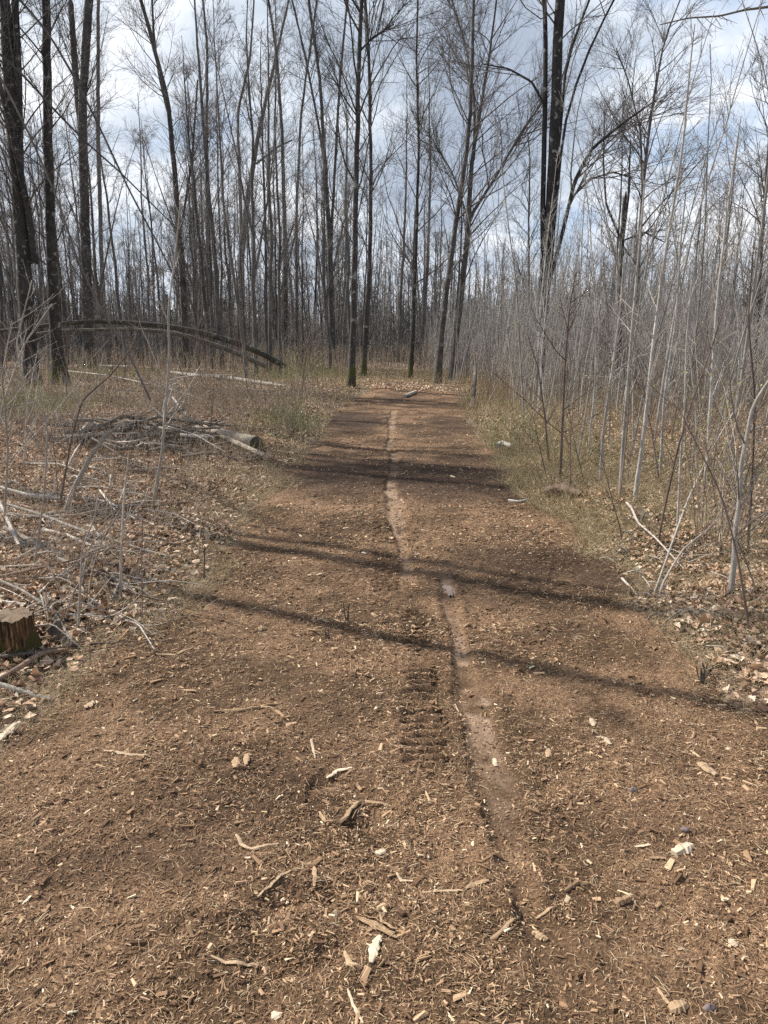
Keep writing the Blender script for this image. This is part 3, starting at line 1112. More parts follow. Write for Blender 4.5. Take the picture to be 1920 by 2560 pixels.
KEY = [
    dict(label='thick mossy leftmost trunk with twin upright stems at the photo edge', bark='bark_dark', H=18, slope=.03, stems=[
        [(80, 968, 44), (62, 700, 40), (45, 450, 38), (25, 250, 34), (12, 0, 30)],
        [(50, 500, 24), (48, 300, 22), (38, 0, 20)],
        [(88, 660, 20), (70, 520, 18), (30, 330, 16), (-30, 100, 12)]]),
    dict(label='dark trunk with a flared mossy base and straight stem, second from the left edge', bark='bark_dark', H=18, slope=0, stems=[
        [(152, 960, 44), (135, 800, 30), (128, 600, 27), (118, 300, 25), (115, 0, 22)]]),
    dict(label='dark lichen-spotted trunk forking into two tall stems behind the bent fallen trunks', bark='bark_dark', H=19, slope=.02, stems=[
        [(222, 922, 32), (217, 720, 28), (210, 450, 25), (203, 300, 22), (222, 0, 24)],
        [(205, 350, 18), (190, 200, 18), (176, 0, 16)]]),
    dict(label='slim straight tree just right of the lichen-spotted forked trunk', bark='bark_mid', H=16, slope=0, stems=[
        [(262, 876, 15), (254, 650, 12), (245, 350, 11), (246, 0, 9)]]),
    dict(label='dark tree leaning left as it rises, behind the drooping bare whips', bark='bark_dark', H=17, slope=0, stems=[
        [(466, 922, 22), (457, 700, 17), (441, 490, 15), (420, 250, 13), (375, 80, 11), (352, 0, 10)],
        [(428, 310, 9), (400, 200, 8), (385, 100, 7), (380, 0, 6)],
        [(455, 560, 7), (480, 400, 6), (494, 200, 5)]]),
    dict(label='straight slender pole-like tree with a light grey stem left of centre', bark='bark_mid', H=17, slope=0, stems=[
        [(523, 905, 17), (520, 650, 12), (517, 347, 9), (518, 115, 7), (508, 0, 6)]]),
    dict(label='tree whose trunk splits low into a straight and a right-curving stem', bark='bark_mid', H=16, slope=.02, stems=[
        [(603, 890, 20), (604, 620, 17), (622, 480, 15), (645, 340, 12), (665, 250, 10), (695, 120, 8), (722, 0, 6)],
        [(604, 600, 10), (598, 420, 9), (594, 280, 8), (625, 150, 6), (635, 0, 5)],
        [(640, 410, 6), (690, 370, 5), (730, 350, 4)]]),
    dict(label='thin dark tree just right of the low-splitting tree', bark='bark_dark', H=16, slope=0, stems=[
        [(715, 900, 14), (713, 600, 11), (704, 300, 9), (690, 120, 8), (670, 0, 7)]]),
    dict(label='thin tree tilting right beside the green tuft left of the track', bark='bark_mid', H=16, slope=0, stems=[
        [(742, 912, 11), (741, 540, 8), (752, 290, 7), (792, 0, 6)]]),
    dict(label='close clump of ascending stems left of the pair beside the track', bark='bark_mid', H=17, slope=.02, stems=[
        [(832, 905, 20), (824, 600, 14), (812, 400, 12), (800, 200, 9), (772, 0, 8)],
        [(826, 640, 9), (838, 400, 8), (850, 200, 7), (868, 0, 6)],
        [(818, 480, 8), (800, 330, 7), (765, 150, 6), (730, 0, 5)]]),
    dict(label='tall dark straight trunk at the left edge of the track, bigger of the pair', bark='bark_dark', H=19, slope=0, stems=[
        [(877, 968, 21), (885, 760, 17), (891, 405, 15), (897, 175, 13), (904, 0, 12)],
        [(898, 130, 6), (930, 95, 5), (985, 60, 4)]]),
    dict(label='tall dark trunk close behind the bigger straight one at the track edge', bark='bark_dark', H=18, slope=0, stems=[
        [(907, 945, 16), (918, 780, 15), (926, 600, 12), (928, 405, 10), (924, 175, 9), (914, 0, 8)]]),
    dict(label='thin dark tree standing right behind the end of the track', bark='bark_dark', H=17, slope=0, stems=[
        [(1026, 950, 12), (1040, 620, 9), (1047, 350, 7), (1040, 120, 6), (1046, 0, 5)]]),
    dict(label='grey trunk leaning right at the right side of the track end', bark='bark_mid', H=18, slope=0, stems=[
        [(1092, 960, 21), (1104, 830, 17), (1120, 700, 15), (1150, 490, 14), (1171, 347, 12), (1180, 174, 10), (1184, 0, 8)]]),
    dict(label='grey forked tree with a long limb reaching up to the right', bark='bark_mid', H=17, slope=.02, stems=[
        [(1128, 952, 20), (1150, 760, 17), (1172, 560, 15), (1176, 434, 12), (1203, 260, 9), (1222, 145, 7), (1242, 0, 5)],
        [(1174, 545, 10), (1205, 495, 9), (1238, 445, 8), (1307, 324, 6), (1362, 248, 4)],
        [(1184, 400, 8), (1187, 250, 7), (1165, 120, 5), (1130, 0, 4)],
        [(1172, 550, 5), (1130, 430, 4), (1070, 330, 3)]]),
    dict(label='big dark multi-stemmed tree with spreading limbs right of the track', bark='bark_dark', H=19, slope=0, stems=[
        [(1344, 986, 28), (1356, 800, 30), (1366, 660, 34), (1378, 540, 28), (1384, 405, 29), (1391, 200, 30), (1398, 0, 27)],
        [(1362, 660, 18), (1357, 520, 15), (1359, 405, 14), (1365, 174, 13), (1360, 0, 12)],
        [(1374, 700, 12), (1400, 608, 11), (1423, 510, 11), (1437, 450, 10), (1480, 370, 9), (1568, 300, 7), (1645, 247, 4)],
        [(1380, 640, 9), (1400, 400, 8), (1423, 260, 7), (1463, 145, 7), (1535, 0, 5)],
        [(1392, 400, 9), (1417, 145, 8), (1472, 0, 6)],
        [(1432, 490, 6), (1480, 446, 5), (1533, 430, 5), (1585, 446, 3)],
        [(1360, 260, 7), (1330, 205, 6), (1272, 172, 5), (1210, 160, 3)],
        [(1406, 20, 5), (1340, 60, 3), (1300, 0, 3)]], n1=[30, 16, 14, 14, 12, 7, 7, 4]),
    dict(label='dead dark snag with a broken jagged top amid the sapling thicket', bark='bark_dark', H=7, slope=0, stems=[
        [(1540, 985, 20), (1550, 760, 16), (1555, 600, 14), (1562, 500, 11), (1566, 478, 3)],
        [(1556, 610, 8), (1572, 480, 7), (1576, 350, 3)],
        [(1552, 600, 7), (1515, 510, 6), (1508, 400, 5), (1512, 280, 3)],
        [(1562, 600, 5), (1610, 580, 5), (1660, 605, 3)]], n1=[3, 3, 6, 5]),
    dict(label='dark slender tree with steep upright branches right of the broken snag', bark='bark_mid', H=14, slope=0, stems=[
        [(1585, 985, 13), (1597, 620, 11), (1612, 400, 9), (1640, 210, 7), (1662, 100, 5), (1700, 0, 4)],
        [(1606, 500, 6), (1602, 330, 5), (1570, 200, 4), (1540, 120, 3)]]),
    dict(label='thin grey tree far behind the gap between forked tree and multi-stemmed tree', bark='bark_mid', H=15, slope=0, stems=[
        [(1322, 925, 8), (1322, 560, 5), (1325, 400, 4), (1320, 330, 3)]]),
    dict(label='tall thin tree at the right photo edge reaching up past the treeline', bark='bark_mid', H=11, slope=0, stems=[
        [(1880, 1030, 10), (1895, 800, 9), (1905, 600, 8), (1918, 400, 6), (1935, 200, 4)]]),
]


def build_key_trees():
    for i, k in enumerate(KEY):
        rng = np.random.default_rng(100 + i)
        stems = []
        Y0 = None
        for j, s in enumerate(k['stems']):
            sl = k['slope'] if j == 0 else k['slope'] + rng.uniform(-.12, .12)
            if j == 0:
                p, r, Y0 = trace(s, None, k['H'], rng, sl)
            else:
                # start on the trunk's own plane at that height
                z = at_y(s[0][0], s[0][1], Y0)[2]
                mz = stems[0][0]
                ys = float(np.interp(z, mz[:, 2], mz[:, 1]))
                p, r, _ = trace(s, ys, k['H'] - 1.5, rng, sl)
            stems.append((p, r))
        nm = 'dead_snag' if 'snag' in k['label'] else 'bare_tree'
        far = Y0 > 32
        n1 = k.get('n1') or ([34] + [18] * (len(stems) - 1))
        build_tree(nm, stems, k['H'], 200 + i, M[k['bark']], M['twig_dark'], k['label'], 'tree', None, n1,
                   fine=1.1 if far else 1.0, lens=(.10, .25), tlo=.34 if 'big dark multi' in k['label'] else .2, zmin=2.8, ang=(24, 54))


build_key_trees()


def proto_stems(rng, Ht, r0, form):
    """generic forest tree: straight, forked or leaning"""
    K = 9
    lean = rng.normal(0, .028, 2) if form != 'leaning' else np.array([rng.choice([-1, 1]) * .28, rng.normal(0, .05)])
    z = np.linspace(0, Ht, K)
    bow = rng.normal(0, .22, 2)
    x = lean[0] * z + bow[0] * np.sin(z / Ht * math.pi) + rng.normal(0, .05, K)
    y = lean[1] * z + bow[1] * np.sin(z / Ht * math.pi) + rng.normal(0, .05, K)
    x[0] = y[0] = 0
    P = np.stack([x, y, z], -1)
    R = r0 * (1 - z / Ht) ** .85 + .012
    out = [(P, R)]
    if form == 'forked':
        for a in range(2):
            f = rng.uniform(.28, .45)
            i = int(f * (K - 1))
            s = P[i]
            az = rng.random() * 6.283
            d = np.array([math.cos(az) * .24, math.sin(az) * .24, 1])
            q, rr = grow(s[None], d[None], np.array([Ht * (1 - f) * .85]), np.array([R[i] * .7]), 8, .03, .03, rng, .15, .01)
            out.append((q[0], rr[0]))
    return out


PROTO = []
FORMS = ['straight', 'straight', 'forked', 'straight', 'straight', 'straight', 'straight', 'forked']


def build_forest():
    rng = np.random.default_rng(77)
    # places
    spots = []
    tries = 0
    key_xy = []
    while len(spots) < 118 and tries < 9000:
        tries += 1
        y = 27 + (62 - 27) * rng.random() ** .8
        x = rng.uniform(-.62, .62) * y
        if abs(x - 0.6) < 2.6 and y < 40:
            continue
        if x > 2.5 and y < 44 and rng.random() < .9:
            continue
        if x > 2.5 and rng.random() < .35:
            continue
        dmin = 1.1 if y < 45 else .9
        if any((x - a) ** 2 + (y - b) ** 2 < dmin ** 2 for a, b in spots):
            continue
        spots.append((x, y))
    spots.sort(key=lambda s: s[1])
    where = {0: 'left of the track', 1: 'beyond the end of the track', 2: 'behind the thicket on the right'}
    names = {'straight': 'straight bare tree', 'forked': 'forking bare tree', 'leaning': 'leaning bare tree'}
    protos = {}
    for i, (x, y) in enumerate(spots):
        k = int(rng.integers(0, len(FORMS)))
        form = FORMS[k]
        reg = 0 if x < -2.2 else (2 if x > 3.2 else 1)
        far = 'in the deep wood' if y > 46 else 'in the middle distance'
        lab = '%s %s, %s' % (names[form], far, where[reg])
        grp = '%ss %s, %s' % (names[form], far, where[reg])
        z = float(H(x, y))
        if k not in protos:
            pr = np.random.default_rng(300 + k)
            Ht = [14.5, 16, 14, 15.5, 13, 12, 17, 13.5][k]
            st = proto_stems(pr, Ht, [.075, .10, .09, .105, .06, .055, .115, .08][k], form)
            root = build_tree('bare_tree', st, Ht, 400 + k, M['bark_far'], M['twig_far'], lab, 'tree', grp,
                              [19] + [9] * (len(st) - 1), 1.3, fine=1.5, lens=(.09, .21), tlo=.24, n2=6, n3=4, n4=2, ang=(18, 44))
            protos[k] = root
            o = root
        else:
            o = copy_tree(protos[k])
            tag(o, lab, 'tree', grp)
        o.location = (x, y, z)
        o.rotation_euler = (0, 0, rng.random() * 6.283)
        s = rng.uniform(.72, 1.12) * (1.0 if reg != 2 else .78)
        o.scale = (s, s, s * rng.uniform(.92, 1.12))
    # trees just outside the left edge of the view, whose straight stems shade the track
    outs = [((-1.14, 4.30), 6.6, .055), ((-1.26, 5.54), 6.2, .085), ((.2, 5.05), 8.6, .05), ((-1.5, 9.2), 9.0, .13), ((-1.4, 10.3), 9.6, .15), ((-1.3, 11.3), 8.6, .11), ((-1.2, 14.6), 12.0, .15), ((-.8, 16.0), 13.0, .13)]
    for i, ((a, b), dist, r0) in enumerate(outs):
        pr = np.random.default_rng(350 + i)
        x = a - .888 * dist
        y = b + .46 * dist
        z0 = float(H(x, y))
        zz = np.linspace(0, 15, 9)
        st = [(np.stack([x + pr.normal(0, .02, 9), y + pr.normal(0, .02, 9), z0 + zz], -1), r0 * (1 - zz / 15) ** .6 + .02)]
        for a2 in range(2 if r0 > .1 else 0):
            q, rr = grow(st[0][0][3][None], np.array([[pr.normal(0, .3), pr.normal(0, .3), 1]]), np.array([8.0]), np.array([r0 * .6]), 8, .03, .03, pr, .2, .012)
            st.append((q[0], rr[0]))
        build_tree('bare_tree', st, 15, 360 + i, M['bark_dark'], M['twig_dark'], 'straight bare tree standing left of the track outside the view', 'tree',
                   'trees beyond the left edge of the view', [7 if r0 < .1 else 26] + [12] * (len(st) - 1), lens=(.07, .17), tlo=.5 if r0 < .1 else .3, zmin=4)


build_forest()


def build_far_wood():
    rng = np.random.default_rng(91)
    a = Acc()
    n = 3300
    y = 54 + 95 * rng.random(n) ** 1.3
    x = rng.uniform(-.75, .75, n) * y
    Ht = (4.6 + 8.0 * rng.random(n) ** 1.5) * np.where(x > 3, .85, 1)
    S0 = np.stack([x, y, H(x, y) - .1], -1)
    D0 = np.stack([rng.normal(0, .035, n), rng.normal(0, .035, n), np.ones(n)], -1)
    r = rng.uniform(.035, .11, n)
    P, R = grow(S0, D0, Ht, r, 7, .02, .02, rng, .15, .02)
    rv = np.clip(rng.normal(.45, .22, n), 0, 1)
    tube(a, P, R, 5, False, rv)
    p, d, pr, t, ix = sprout(P, R, 15, .08, .99, 20, 55, rng)
    L = Ht[ix] * rng.uniform(.08, .2, len(ix)) * (1.15 - .75 * t)
    P1, R1 = grow(p, d, L, np.minimum(pr * .5, .03), 4, .08, .06, rng, .4, .010)
    tube(a, P1, R1, 3, False, rv[ix])
    p, d, pr, t, ix2 = sprout(P1, R1, 5, .2, 1, 22, 55, rng)
    P2, R2 = grow(p, d, L[ix2] * rng.uniform(.25, .6, len(ix2)), np.full(len(ix2), .011), 3, .1, .05, rng, .6, .007)
    tube(a, P2, R2, 3, False, np.clip(rv[ix][ix2] + .1, 0, 1))
    # dense low brush between the far stems
    n = 11000
    y = 50 + 80 * rng.random(n)
    x = rng.uniform(-.7, .7, n) * y
    S0 = np.stack([x, y, H(x, y) - .05], -1)
    D0 = np.stack([rng.normal(0, .2, n), rng.normal(0, .2, n), np.ones(n)], -1)
    P, R = grow(S0, D0, rng.uniform(1.2, 4.2, n), rng.uniform(.012, .028, n), 4, .08, .03, rng, .3, .006)
    rv = np.clip(rng.normal(.55, .25, n), 0, 1)
    tube(a, P, R, 3, False, rv)
    p, d, pr, t, ix = sprout(P, R, 5, .2, 1, 25, 60, rng)
    P2, R2 = grow(p, d, rng.uniform(.4, 1.5, len(ix)), np.full(len(ix), .011), 3, .1, .05, rng, .5, .006)
    tube(a, P2, R2, 3, False, rv[ix])
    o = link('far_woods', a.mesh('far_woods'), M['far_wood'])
    tag(o, 'grey mass of bare far woods closing the view behind the track', 'woods', kind='stuff')


build_far_wood()


def conifer_meshes(seed, Ht):
    rng = np.random.default_rng(seed)
    t = Acc()
    z = np.linspace(0, Ht, 10)
    tube(t, np.stack([z * 0, z * 0, z], -1), .14 * (1 - z / Ht) + .015, 7)
    a = Acc()
    n = 230
    zz = Ht * (.08 + .9 * rng.random(n))
    az = rng.random(n) * 6.283
    L = (1 - zz / Ht) ** .8 * Ht * .20 + .25
    S0 = np.stack([zz * 0, zz * 0, zz], -1)
    D0 = np.stack([np.cos(az), np.sin(az), rng.normal(.05, .12, n)], -1)
    P, R = grow(S0, D0, L, np.full(n, .02), 5, .05, -.04, rng, .3, .005)
    tube(a, P, R, 3, False, np.full(n, .1))
    p, d, pr, tt, ix = sprout(P, R, 34, .15, 1, 35, 80, rng)
    ln = rng.uniform(.15, .42, len(ix))
    side = norm(np.cross(d, rng.normal(0, 1, d.shape)))
    w = ln * .16
    V = np.stack([p - side * w[:, None] * .3, p + d * (ln * .5)[:, None] - side * w[:, None], p + d * ln[:, None], p + d * (ln * .5)[:, None] + side * w[:, None]], 1)
    V[:, 2:, 2] -= .05
    Q = np.arange(len(ix) * 4).reshape(-1, 4)
    a.add(V, Q, None, np.repeat(rng.random(len(ix)), 4))
    return t.mesh('trunk'), a.mesh('crown', False)


def build_conifers():
    rng = np.random.default_rng(15)
    tm, cm = conifer_meshes(3, 10)
    spots = [(250, 84, 7.4, ''), (330, 90, 7.0, ''), (420, 88, 6.6, ''), (120, 86, 7.0, ''), (560, 94, 6.6, ''), (700, 96, 6.6, ''), (840, 98, 6.6, ''), (960, 92, 6.2, ''), (1060, 98, 6.6, ''), (1180, 94, 6.4, ''), (1420, 92, 7.2, ''), (1470, 96, 7.4, ''), (1540, 98, 7.0, ''), (1700, 96, 6.4, '')]
    for i, (px, Y, h, w) in enumerate(spots):
        x = at_y(px, 850, Y)[0]
        root = empty('conifer_tree', (x, Y, float(H(x, Y)) - .05))
        side = 'left' if px < 800 else ('right' if px > 1240 else 'centre')
        lab = {'left': 'dark green conifer half hidden behind bare trunks deep in the left woods',
               'right': 'dark green conifer behind the sapling thicket at the right',
               'centre': 'dark green conifer deep in the woods beyond the track end'}[side]
        tag(root, lab, 'conifer', 'dark conifers among the far woods, ' + side)
        link('trunk', tm, M['bark_far'], root)
        link('crown', cm, M['needles'], root)
        s = h / 10 * rng.uniform(.9, 1.1)
        root.scale = (s * 1.15, s * 1.15, s)
        root.rotation_euler = (0, 0, rng.random() * 6)




build_conifers()

# ------------------------------------------------------------------ saplings
def sapling_meshes(seed, Ht, r0, lean=.06, n1=24, lens=(.07, .2), bow=.06, n2=4, zlo=.14):
    rng = np.random.default_rng(seed)
    d = np.array([[rng.normal(0, lean), rng.normal(0, lean), 1]])
    P, R = grow(np.zeros((1, 3)), d, np.array([Ht]), np.array([r0]), 14, .034, .012, rng, .22, .002)
    t = np.linspace(0, 1, 14)
    P[0, :, 0] += bow * Ht * rng.normal(0, 1) * t ** 2
    P[0, :, 1] += bow * Ht * rng.normal(0, 1) * t ** 2
    P[0, 0, 2] = -.05
    a = Acc()
    tube(a, P, R, 6)
    b = Acc()
    p, dd, pr, tt, ix = sprout(P, R, n1, zlo, .98, 22, 50, rng)
    L = Ht * rng.uniform(lens[0], lens[1], n1) * (1.2 - .8 * tt)
    A, B = grow(p, dd, L, np.minimum(pr * .6, .0065), 5, .07, .06, rng, .35, .0018)
    tube(b, A, B, 4)
    p, dd, pr, tt, ix = sprout(A, B, n2, .2, .95, 22, 50, rng)
    A2, B2 = grow(p, dd, L[ix] * rng.uniform(.2, .5, len(ix)), np.minimum(pr * .7, .004), 4, .08, .05, rng, .5, .0016)
    tube(b, A2, B2, 3)
    if Ht < 1.5:
        tube(a, A, B, 4)
        tube(a, A2, B2, 3)
        return a.mesh('sapling'), None
    return a.mesh('sapling'), b.mesh('twigs')


SAP = {}


def sapling_proto(kind, k):
    key = (kind, k)
    if key not in SAP:
        if kind == 'grey':
            SAP[key] = sapling_meshes(500 + k, [4.6, 5.6, 6.4, 5.0, 7.0, 4.0][k], [.015, .019, .023, .014, .025, .012][k], .05)
        elif kind == 'brown':
            SAP[key] = sapling_meshes(530 + k, [2.2, 3.0, 2.6][k], [.010, .013, .009][k], .1, 14, (.15, .35), .05, 4, .15)
        else:
            SAP[key] = sapling_meshes(560 + k, [1.0, 1.4, .8][k], [.006, .008, .005][k], .12, 8, (.15, .4), .04, 3, .3)
    return SAP[key]


def add_sapling(kind, k, x, y, s, rz, label, group, tilt=(0, 0), mat=None):
    sm, tm = sapling_proto(kind, k)
    o = link('sapling', sm, M['bark_sapling'] if kind == 'grey' else M['bark_sapling_brown'])
    o.location = (x, y, float(H(x, y)))
    o.rotation_euler = (tilt[0], tilt[1], rz)
    o.scale = (s, s, s)
    tag(o, label, 'sapling', group)
    if tm is not None:
        link('crown', tm, M['twig_pale'] if kind == 'grey' else M['bark_sapling_brown'], o)
    return o


def build_saplings():
    rng = np.random.default_rng(33)
    # the thicket on the right
    n = 0
    spots = []
    for _ in range(5000):
        if n >= 220:
            break
        y = 7.5 + 34 * rng.random() ** 1.15
        x = rng.uniform(1.9, .60 * y + 1.2)
        if outside(x, y) < .55 or any((x - a) ** 2 + (y - b) ** 2 < .12 for a, b in spots):
            continue
        spots.append((x, y))
        far = y > 20
        near = y < 12.5
        lab = 'tall thin pale grey sapling at the near side of the right-hand thicket' if near else (
            'thin bare grey sapling in the far part of the thicket' if far else 'thin bare grey sapling in the middle of the right-hand thicket')
        grp = 'grey saplings in the near thicket' if near else ('grey saplings in the far thicket' if far else 'grey saplings in the middle of the thicket')
        brown = rng.random() < .16
        if brown:
            lab = lab.replace('pale grey', 'brown').replace('bare grey', 'bare brown')
            grp = grp.replace('grey', 'brown')
        k = int(rng.integers(0, 3 if brown else 6))
        sc = rng.uniform(.62, 1.0) * (1.25 if brown else 1)
        add_sapling('brown' if brown else 'grey', k, x, y, sc, rng.random() * 6.283, lab, grp, (rng.normal(0, .05), rng.normal(.03, .06)))
        n += 1
    # along the left side
    n = 0
    for _ in range(3000):
        if n >= 46:
            break
        y = 6.0 + 24 * rng.random()
        x = -rng.uniform(1.2, .58 * y + .6)
        if outside(x, y) < .4:
            continue
        k = int(rng.integers(0, 3))
        if y < 13:
            add_sapling('small', k, x, y, rng.uniform(.7, 1.25), rng.random() * 6.28, 'thin brown shoot standing in the leaf litter left of the track', 'brown shoots in the leaf litter on the left', (rng.normal(0, .1), rng.normal(0, .1)))
        else:
            add_sapling('brown', k, x, y, rng.uniform(.7, 1.2), rng.random() * 6.28, 'slim brown sapling among dry undergrowth left of the track', 'brown saplings in the undergrowth on the left', (rng.normal(0, .08), rng.normal(0, .08)))
        n += 1
    for _ in range(22):
        y = 3.4 + 4.6 * rng.random()
        x = rng.uniform(1.75, .53 * y + .35)
        if outside(x, y) < .25:
            continue
        add_sapling('small', int(rng.integers(0, 3)), x, y, rng.uniform(.6, 1.1), rng.random() * 6.28, 'small brown shoot in the leaves on the near right bank', 'brown shoots on the near right bank', (rng.normal(0, .15), rng.normal(0, .15)))


def traced_sapling(stem, label, bark, twig, seed, Htot=6, n1=14, lens=(.06, .16), slope=0.0, name='sapling', n2=3, Y=None, base=True):
    rng = np.random.default_rng(seed)
    p, r, Y = trace(stem, Y, Htot, rng, slope, False)
    P, R = resample(p, r, 24)
    b = P[0].copy()
    P = P - b
    if base:
        P[0, 2] -= .04
    a = Acc()
    tube(a, P, R, 7, False, None, .06, rng)
    o = link(name, a.mesh(name), bark, None, tuple(b))
    tag(o, label, name.replace('_', ' '))
    if n1:
        c = Acc()
        q, d, pr, t, ix = sprout(P[None], R[None], n1, .22, .98, 25, 58, rng)
        L = Htot * rng.uniform(lens[0], lens[1], n1) * (1.2 - .8 * t)
        A, B = grow(q, d, L, np.minimum(pr * .55, .006), 6, .09, .05, rng, .35, .0013)
        tube(c, A, B, 4)
        q, d, pr, t, ix = sprout(A, B, n2, .2, .95, 22, 55, rng)
        A2, B2 = grow(q, d, L[ix] * rng.uniform(.2, .55, len(ix)), np.minimum(pr * .7, .0035), 4, .1, .05, rng, .5, .0011)
        tube(c, A2, B2, 3)
        link('crown', c.mesh('twigs'), twig, o)
    return o


def build_traced_saplings():
    bs, tp, bb = M['bark_sapling'], M['twig_pale'], M['bark_sapling_brown']
    T = traced_sapling
    T([(1586, 1256, 14), (1613, 1056, 11), (1632, 868, 10), (1663, 637, 9), (1706, 376, 7), (1724, 174, 5), (1737, 60, 3)], 'tallest pale sapling rising straight from the right verge to the sky', bs, tp, 1, 5.2, 22)
    T([(1549, 1246, 11), (1558, 1102, 10), (1572, 932, 9), (1582, 800, 8), (1600, 600, 6), (1612, 450, 4)], 'grey sapling just left of the tallest one, sharing its clump', bs, tp, 2, 4, 14)
    T([(1499, 1212, 8), (1508, 1079, 8), (1535, 896, 7), (1552, 760, 5), (1560, 640, 3)], 'slim grey sapling at the left of the right-hand clump', bs, tp, 3, 3.5, 12)
    T([(1400, 1200, 9), (1407, 1033, 7), (1413, 896, 6), (1425, 760, 4), (1440, 680, 2.5)], 'brown sapling with ascending side shoots nearest the track on the right', bb, bb, 4, 4.2, 18, (.1, .25))
    T([(1826, 1490, 19), (1836, 1400, 16), (1838, 1330, 14), (1850, 1239, 13), (1853, 1160, 12), (1868, 1090, 11), (1880, 1020, 10), (1906, 975, 9), (1960, 900, 6)], 'crooked pale sapling with peeling bark at the right edge of the photo', M['twig_pale'], tp, 5, 2.6, 14, (.1, .3))
    T([(1760, 1232, 10), (1769, 1125, 9), (1783, 900, 9), (1793, 752, 8), (1816, 550, 7), (1840, 370, 5), (1853, 290, 3)], 'tall straight grey sapling behind the crooked pale one', bs, tp, 6, 5, 20)
    T([(1641, 1384, 7), (1655, 1299, 7), (1691, 1134, 6), (1723, 1024, 5), (1778, 873, 4), (1820, 740, 2.5)], 'thin brown sapling slanting right above the white fallen stick', bb, bb, 7, 2.5, 10)
    T([(1693, 1330, 7), (1701, 1150, 6), (1712, 1000, 5), (1716, 850, 4), (1730, 700, 3)], 'upright thin sapling between the slanting one and the crooked pale one', bs, tp, 8, 2.6, 10)
    T([(1372, 1160, 6), (1362, 1040, 5), (1345, 920, 4), (1320, 840, 2.5)], 'thin brown sapling leaning left over the grassy right verge', bb, bb, 9, 3, 8)
    T([(1868, 1400, 8), (1880, 1200, 7), (1888, 1000, 6), (1870, 800, 5), (1885, 600, 3)], 'slim brown stem standing just right of the crooked pale sapling', bb, bb, 10, 3, 12, (.1, .3))
    T([(1440, 1170, 5), (1460, 1060, 5), (1476, 950, 4), (1488, 840, 3)], 'very thin grey sapling behind the rotten log piece', bs, tp, 11, 3, 8)
    T([(1650, 1190, 8), (1660, 1000, 7), (1690, 800, 6), (1702, 600, 5), (1716, 470, 3)], 'grey sapling right behind the tallest pale one', bs, tp, 12, 4, 12)
    # left side
    T([(380, 1280, 11), (405, 1130, 7), (416, 1000, 7), (424, 880, 7), (420, 780, 6), (438, 640, 4.5), (452, 500, 3)], 'slender sapling with a pale foot standing in the leaf litter on the left', M['twig_pale'], tp, 20, 3.6, 14, (.08, .2))
    T([(160, 1288, 15), (185, 1220, 14), (225, 1145, 12), (262, 1090, 11), (298, 1064, 9)], 'thick pale broken pole slanting up out of the leaves on the left', M['twig_pale'], tp, 21, 1, 0, base=True, name='broken_pole')
    T([(148, 1270, 7), (178, 1100, 6), (205, 1000, 5), (275, 940, 5), (330, 870, 4), (352, 800, 2.5)], 'thin forked sapling left of the brush pile', bb, tp, 22, 2.6, 12, (.1, .28))
    T([(195, 1580, 8), (202, 1440, 6), (205, 1372, 5), (238, 1290, 3), (250, 1200, 2)], 'forked little sapling rising behind the old stump', M['stick_pale'], tp, 23, 1.2, 7, (.1, .3))
    T([(303, 1500, 8), (302, 1400, 7), (310, 1240, 5), (322, 1130, 3)], 'little clump sapling amid the fallen branches on the left', M['stick_pale'], tp, 24, 1.2, 9, (.15, .35))
    T([(356, 1552, 4), (354, 1420, 3.5), (356, 1300, 2.5)], 'straight thin shoot at the edge of the track behind the stump', bb, bb, 25, .8, 5)
    T([(510, 1450, 5), (512, 1365, 4)], 'short cut twig standing upright at the left edge of the track', bb, bb, 26, .3, 0)
    T([(85, 1420, 6), (110, 1240, 5), (120, 1080, 4), (90, 940, 3)], 'bare pale shrub stem near the left photo edge', M['twig_pale'], tp, 27, 1.8, 11, (.2, .5), n2=3)
    T([(10, 1330, 7), (20, 1120, 6), (5, 940, 4), (30, 800, 3)], 'pale twiggy shrub stem at the extreme left of the photo', M['twig_pale'], tp, 28, 2.2, 11, (.2, .5), n2=3)
    T([(-30, 1200, 7), (10, 1000, 6), (60, 860, 4), (130, 760, 3)], 'pale bare shrub stem leaning in from the extreme left edge', M['twig_pale'], tp, 29, 2.2, 9, (.2, .5), n2=2)
    T([(60, 1160, 6), (70, 1000, 5), (40, 860, 4), (80, 700, 3)], 'pale crooked shrub stem in front of the leftmost trunk', M['twig_pale'], tp, 36, 2.4, 9, (.2, .45), n2=2)
    # long drooping whips, leaning over from the left
    T([(376, 1000, 6.5), (325, 890, 5.8), (250, 770, 5.8), (190, 640, 5.8), (145, 500, 5.8), (80, 350, 5.8), (0, 190, 5.8), (-60, 90, 6.5)], 'long dark whip arching down from the upper left to the brush pile', M['twig_dark'], M['twig_dark'], 30, 2.6, 14, (.1, .25), Y=10.5, name='drooping_branch', base=False)
    T([(567, 860, 3.6), (510, 800, 4.3), (450, 720, 4.3), (390, 600, 5.0), (325, 480, 5.0), (255, 330, 5.8), (190, 200, 6.5), (120, 80, 6.5), (50, 0, 7.2)], 'long bare whip bending over in front of the lichen-spotted trunk', M['twig_dark'], M['twig_dark'], 31, 3.2, 16, (.1, .25), Y=13, name='drooping_branch', base=False)
    T([(440, 570, 2.9), (380, 510, 3.6), (300, 430, 4.3), (220, 360, 5.0), (150, 290, 5.8), (60, 190, 6.5), (-40, 100, 7.2)], 'thin side branch reaching right across the left trunks', M['twig_dark'], M['twig_dark'], 32, 3, 14, (.1, .25), Y=13.5, name='drooping_branch', base=False)
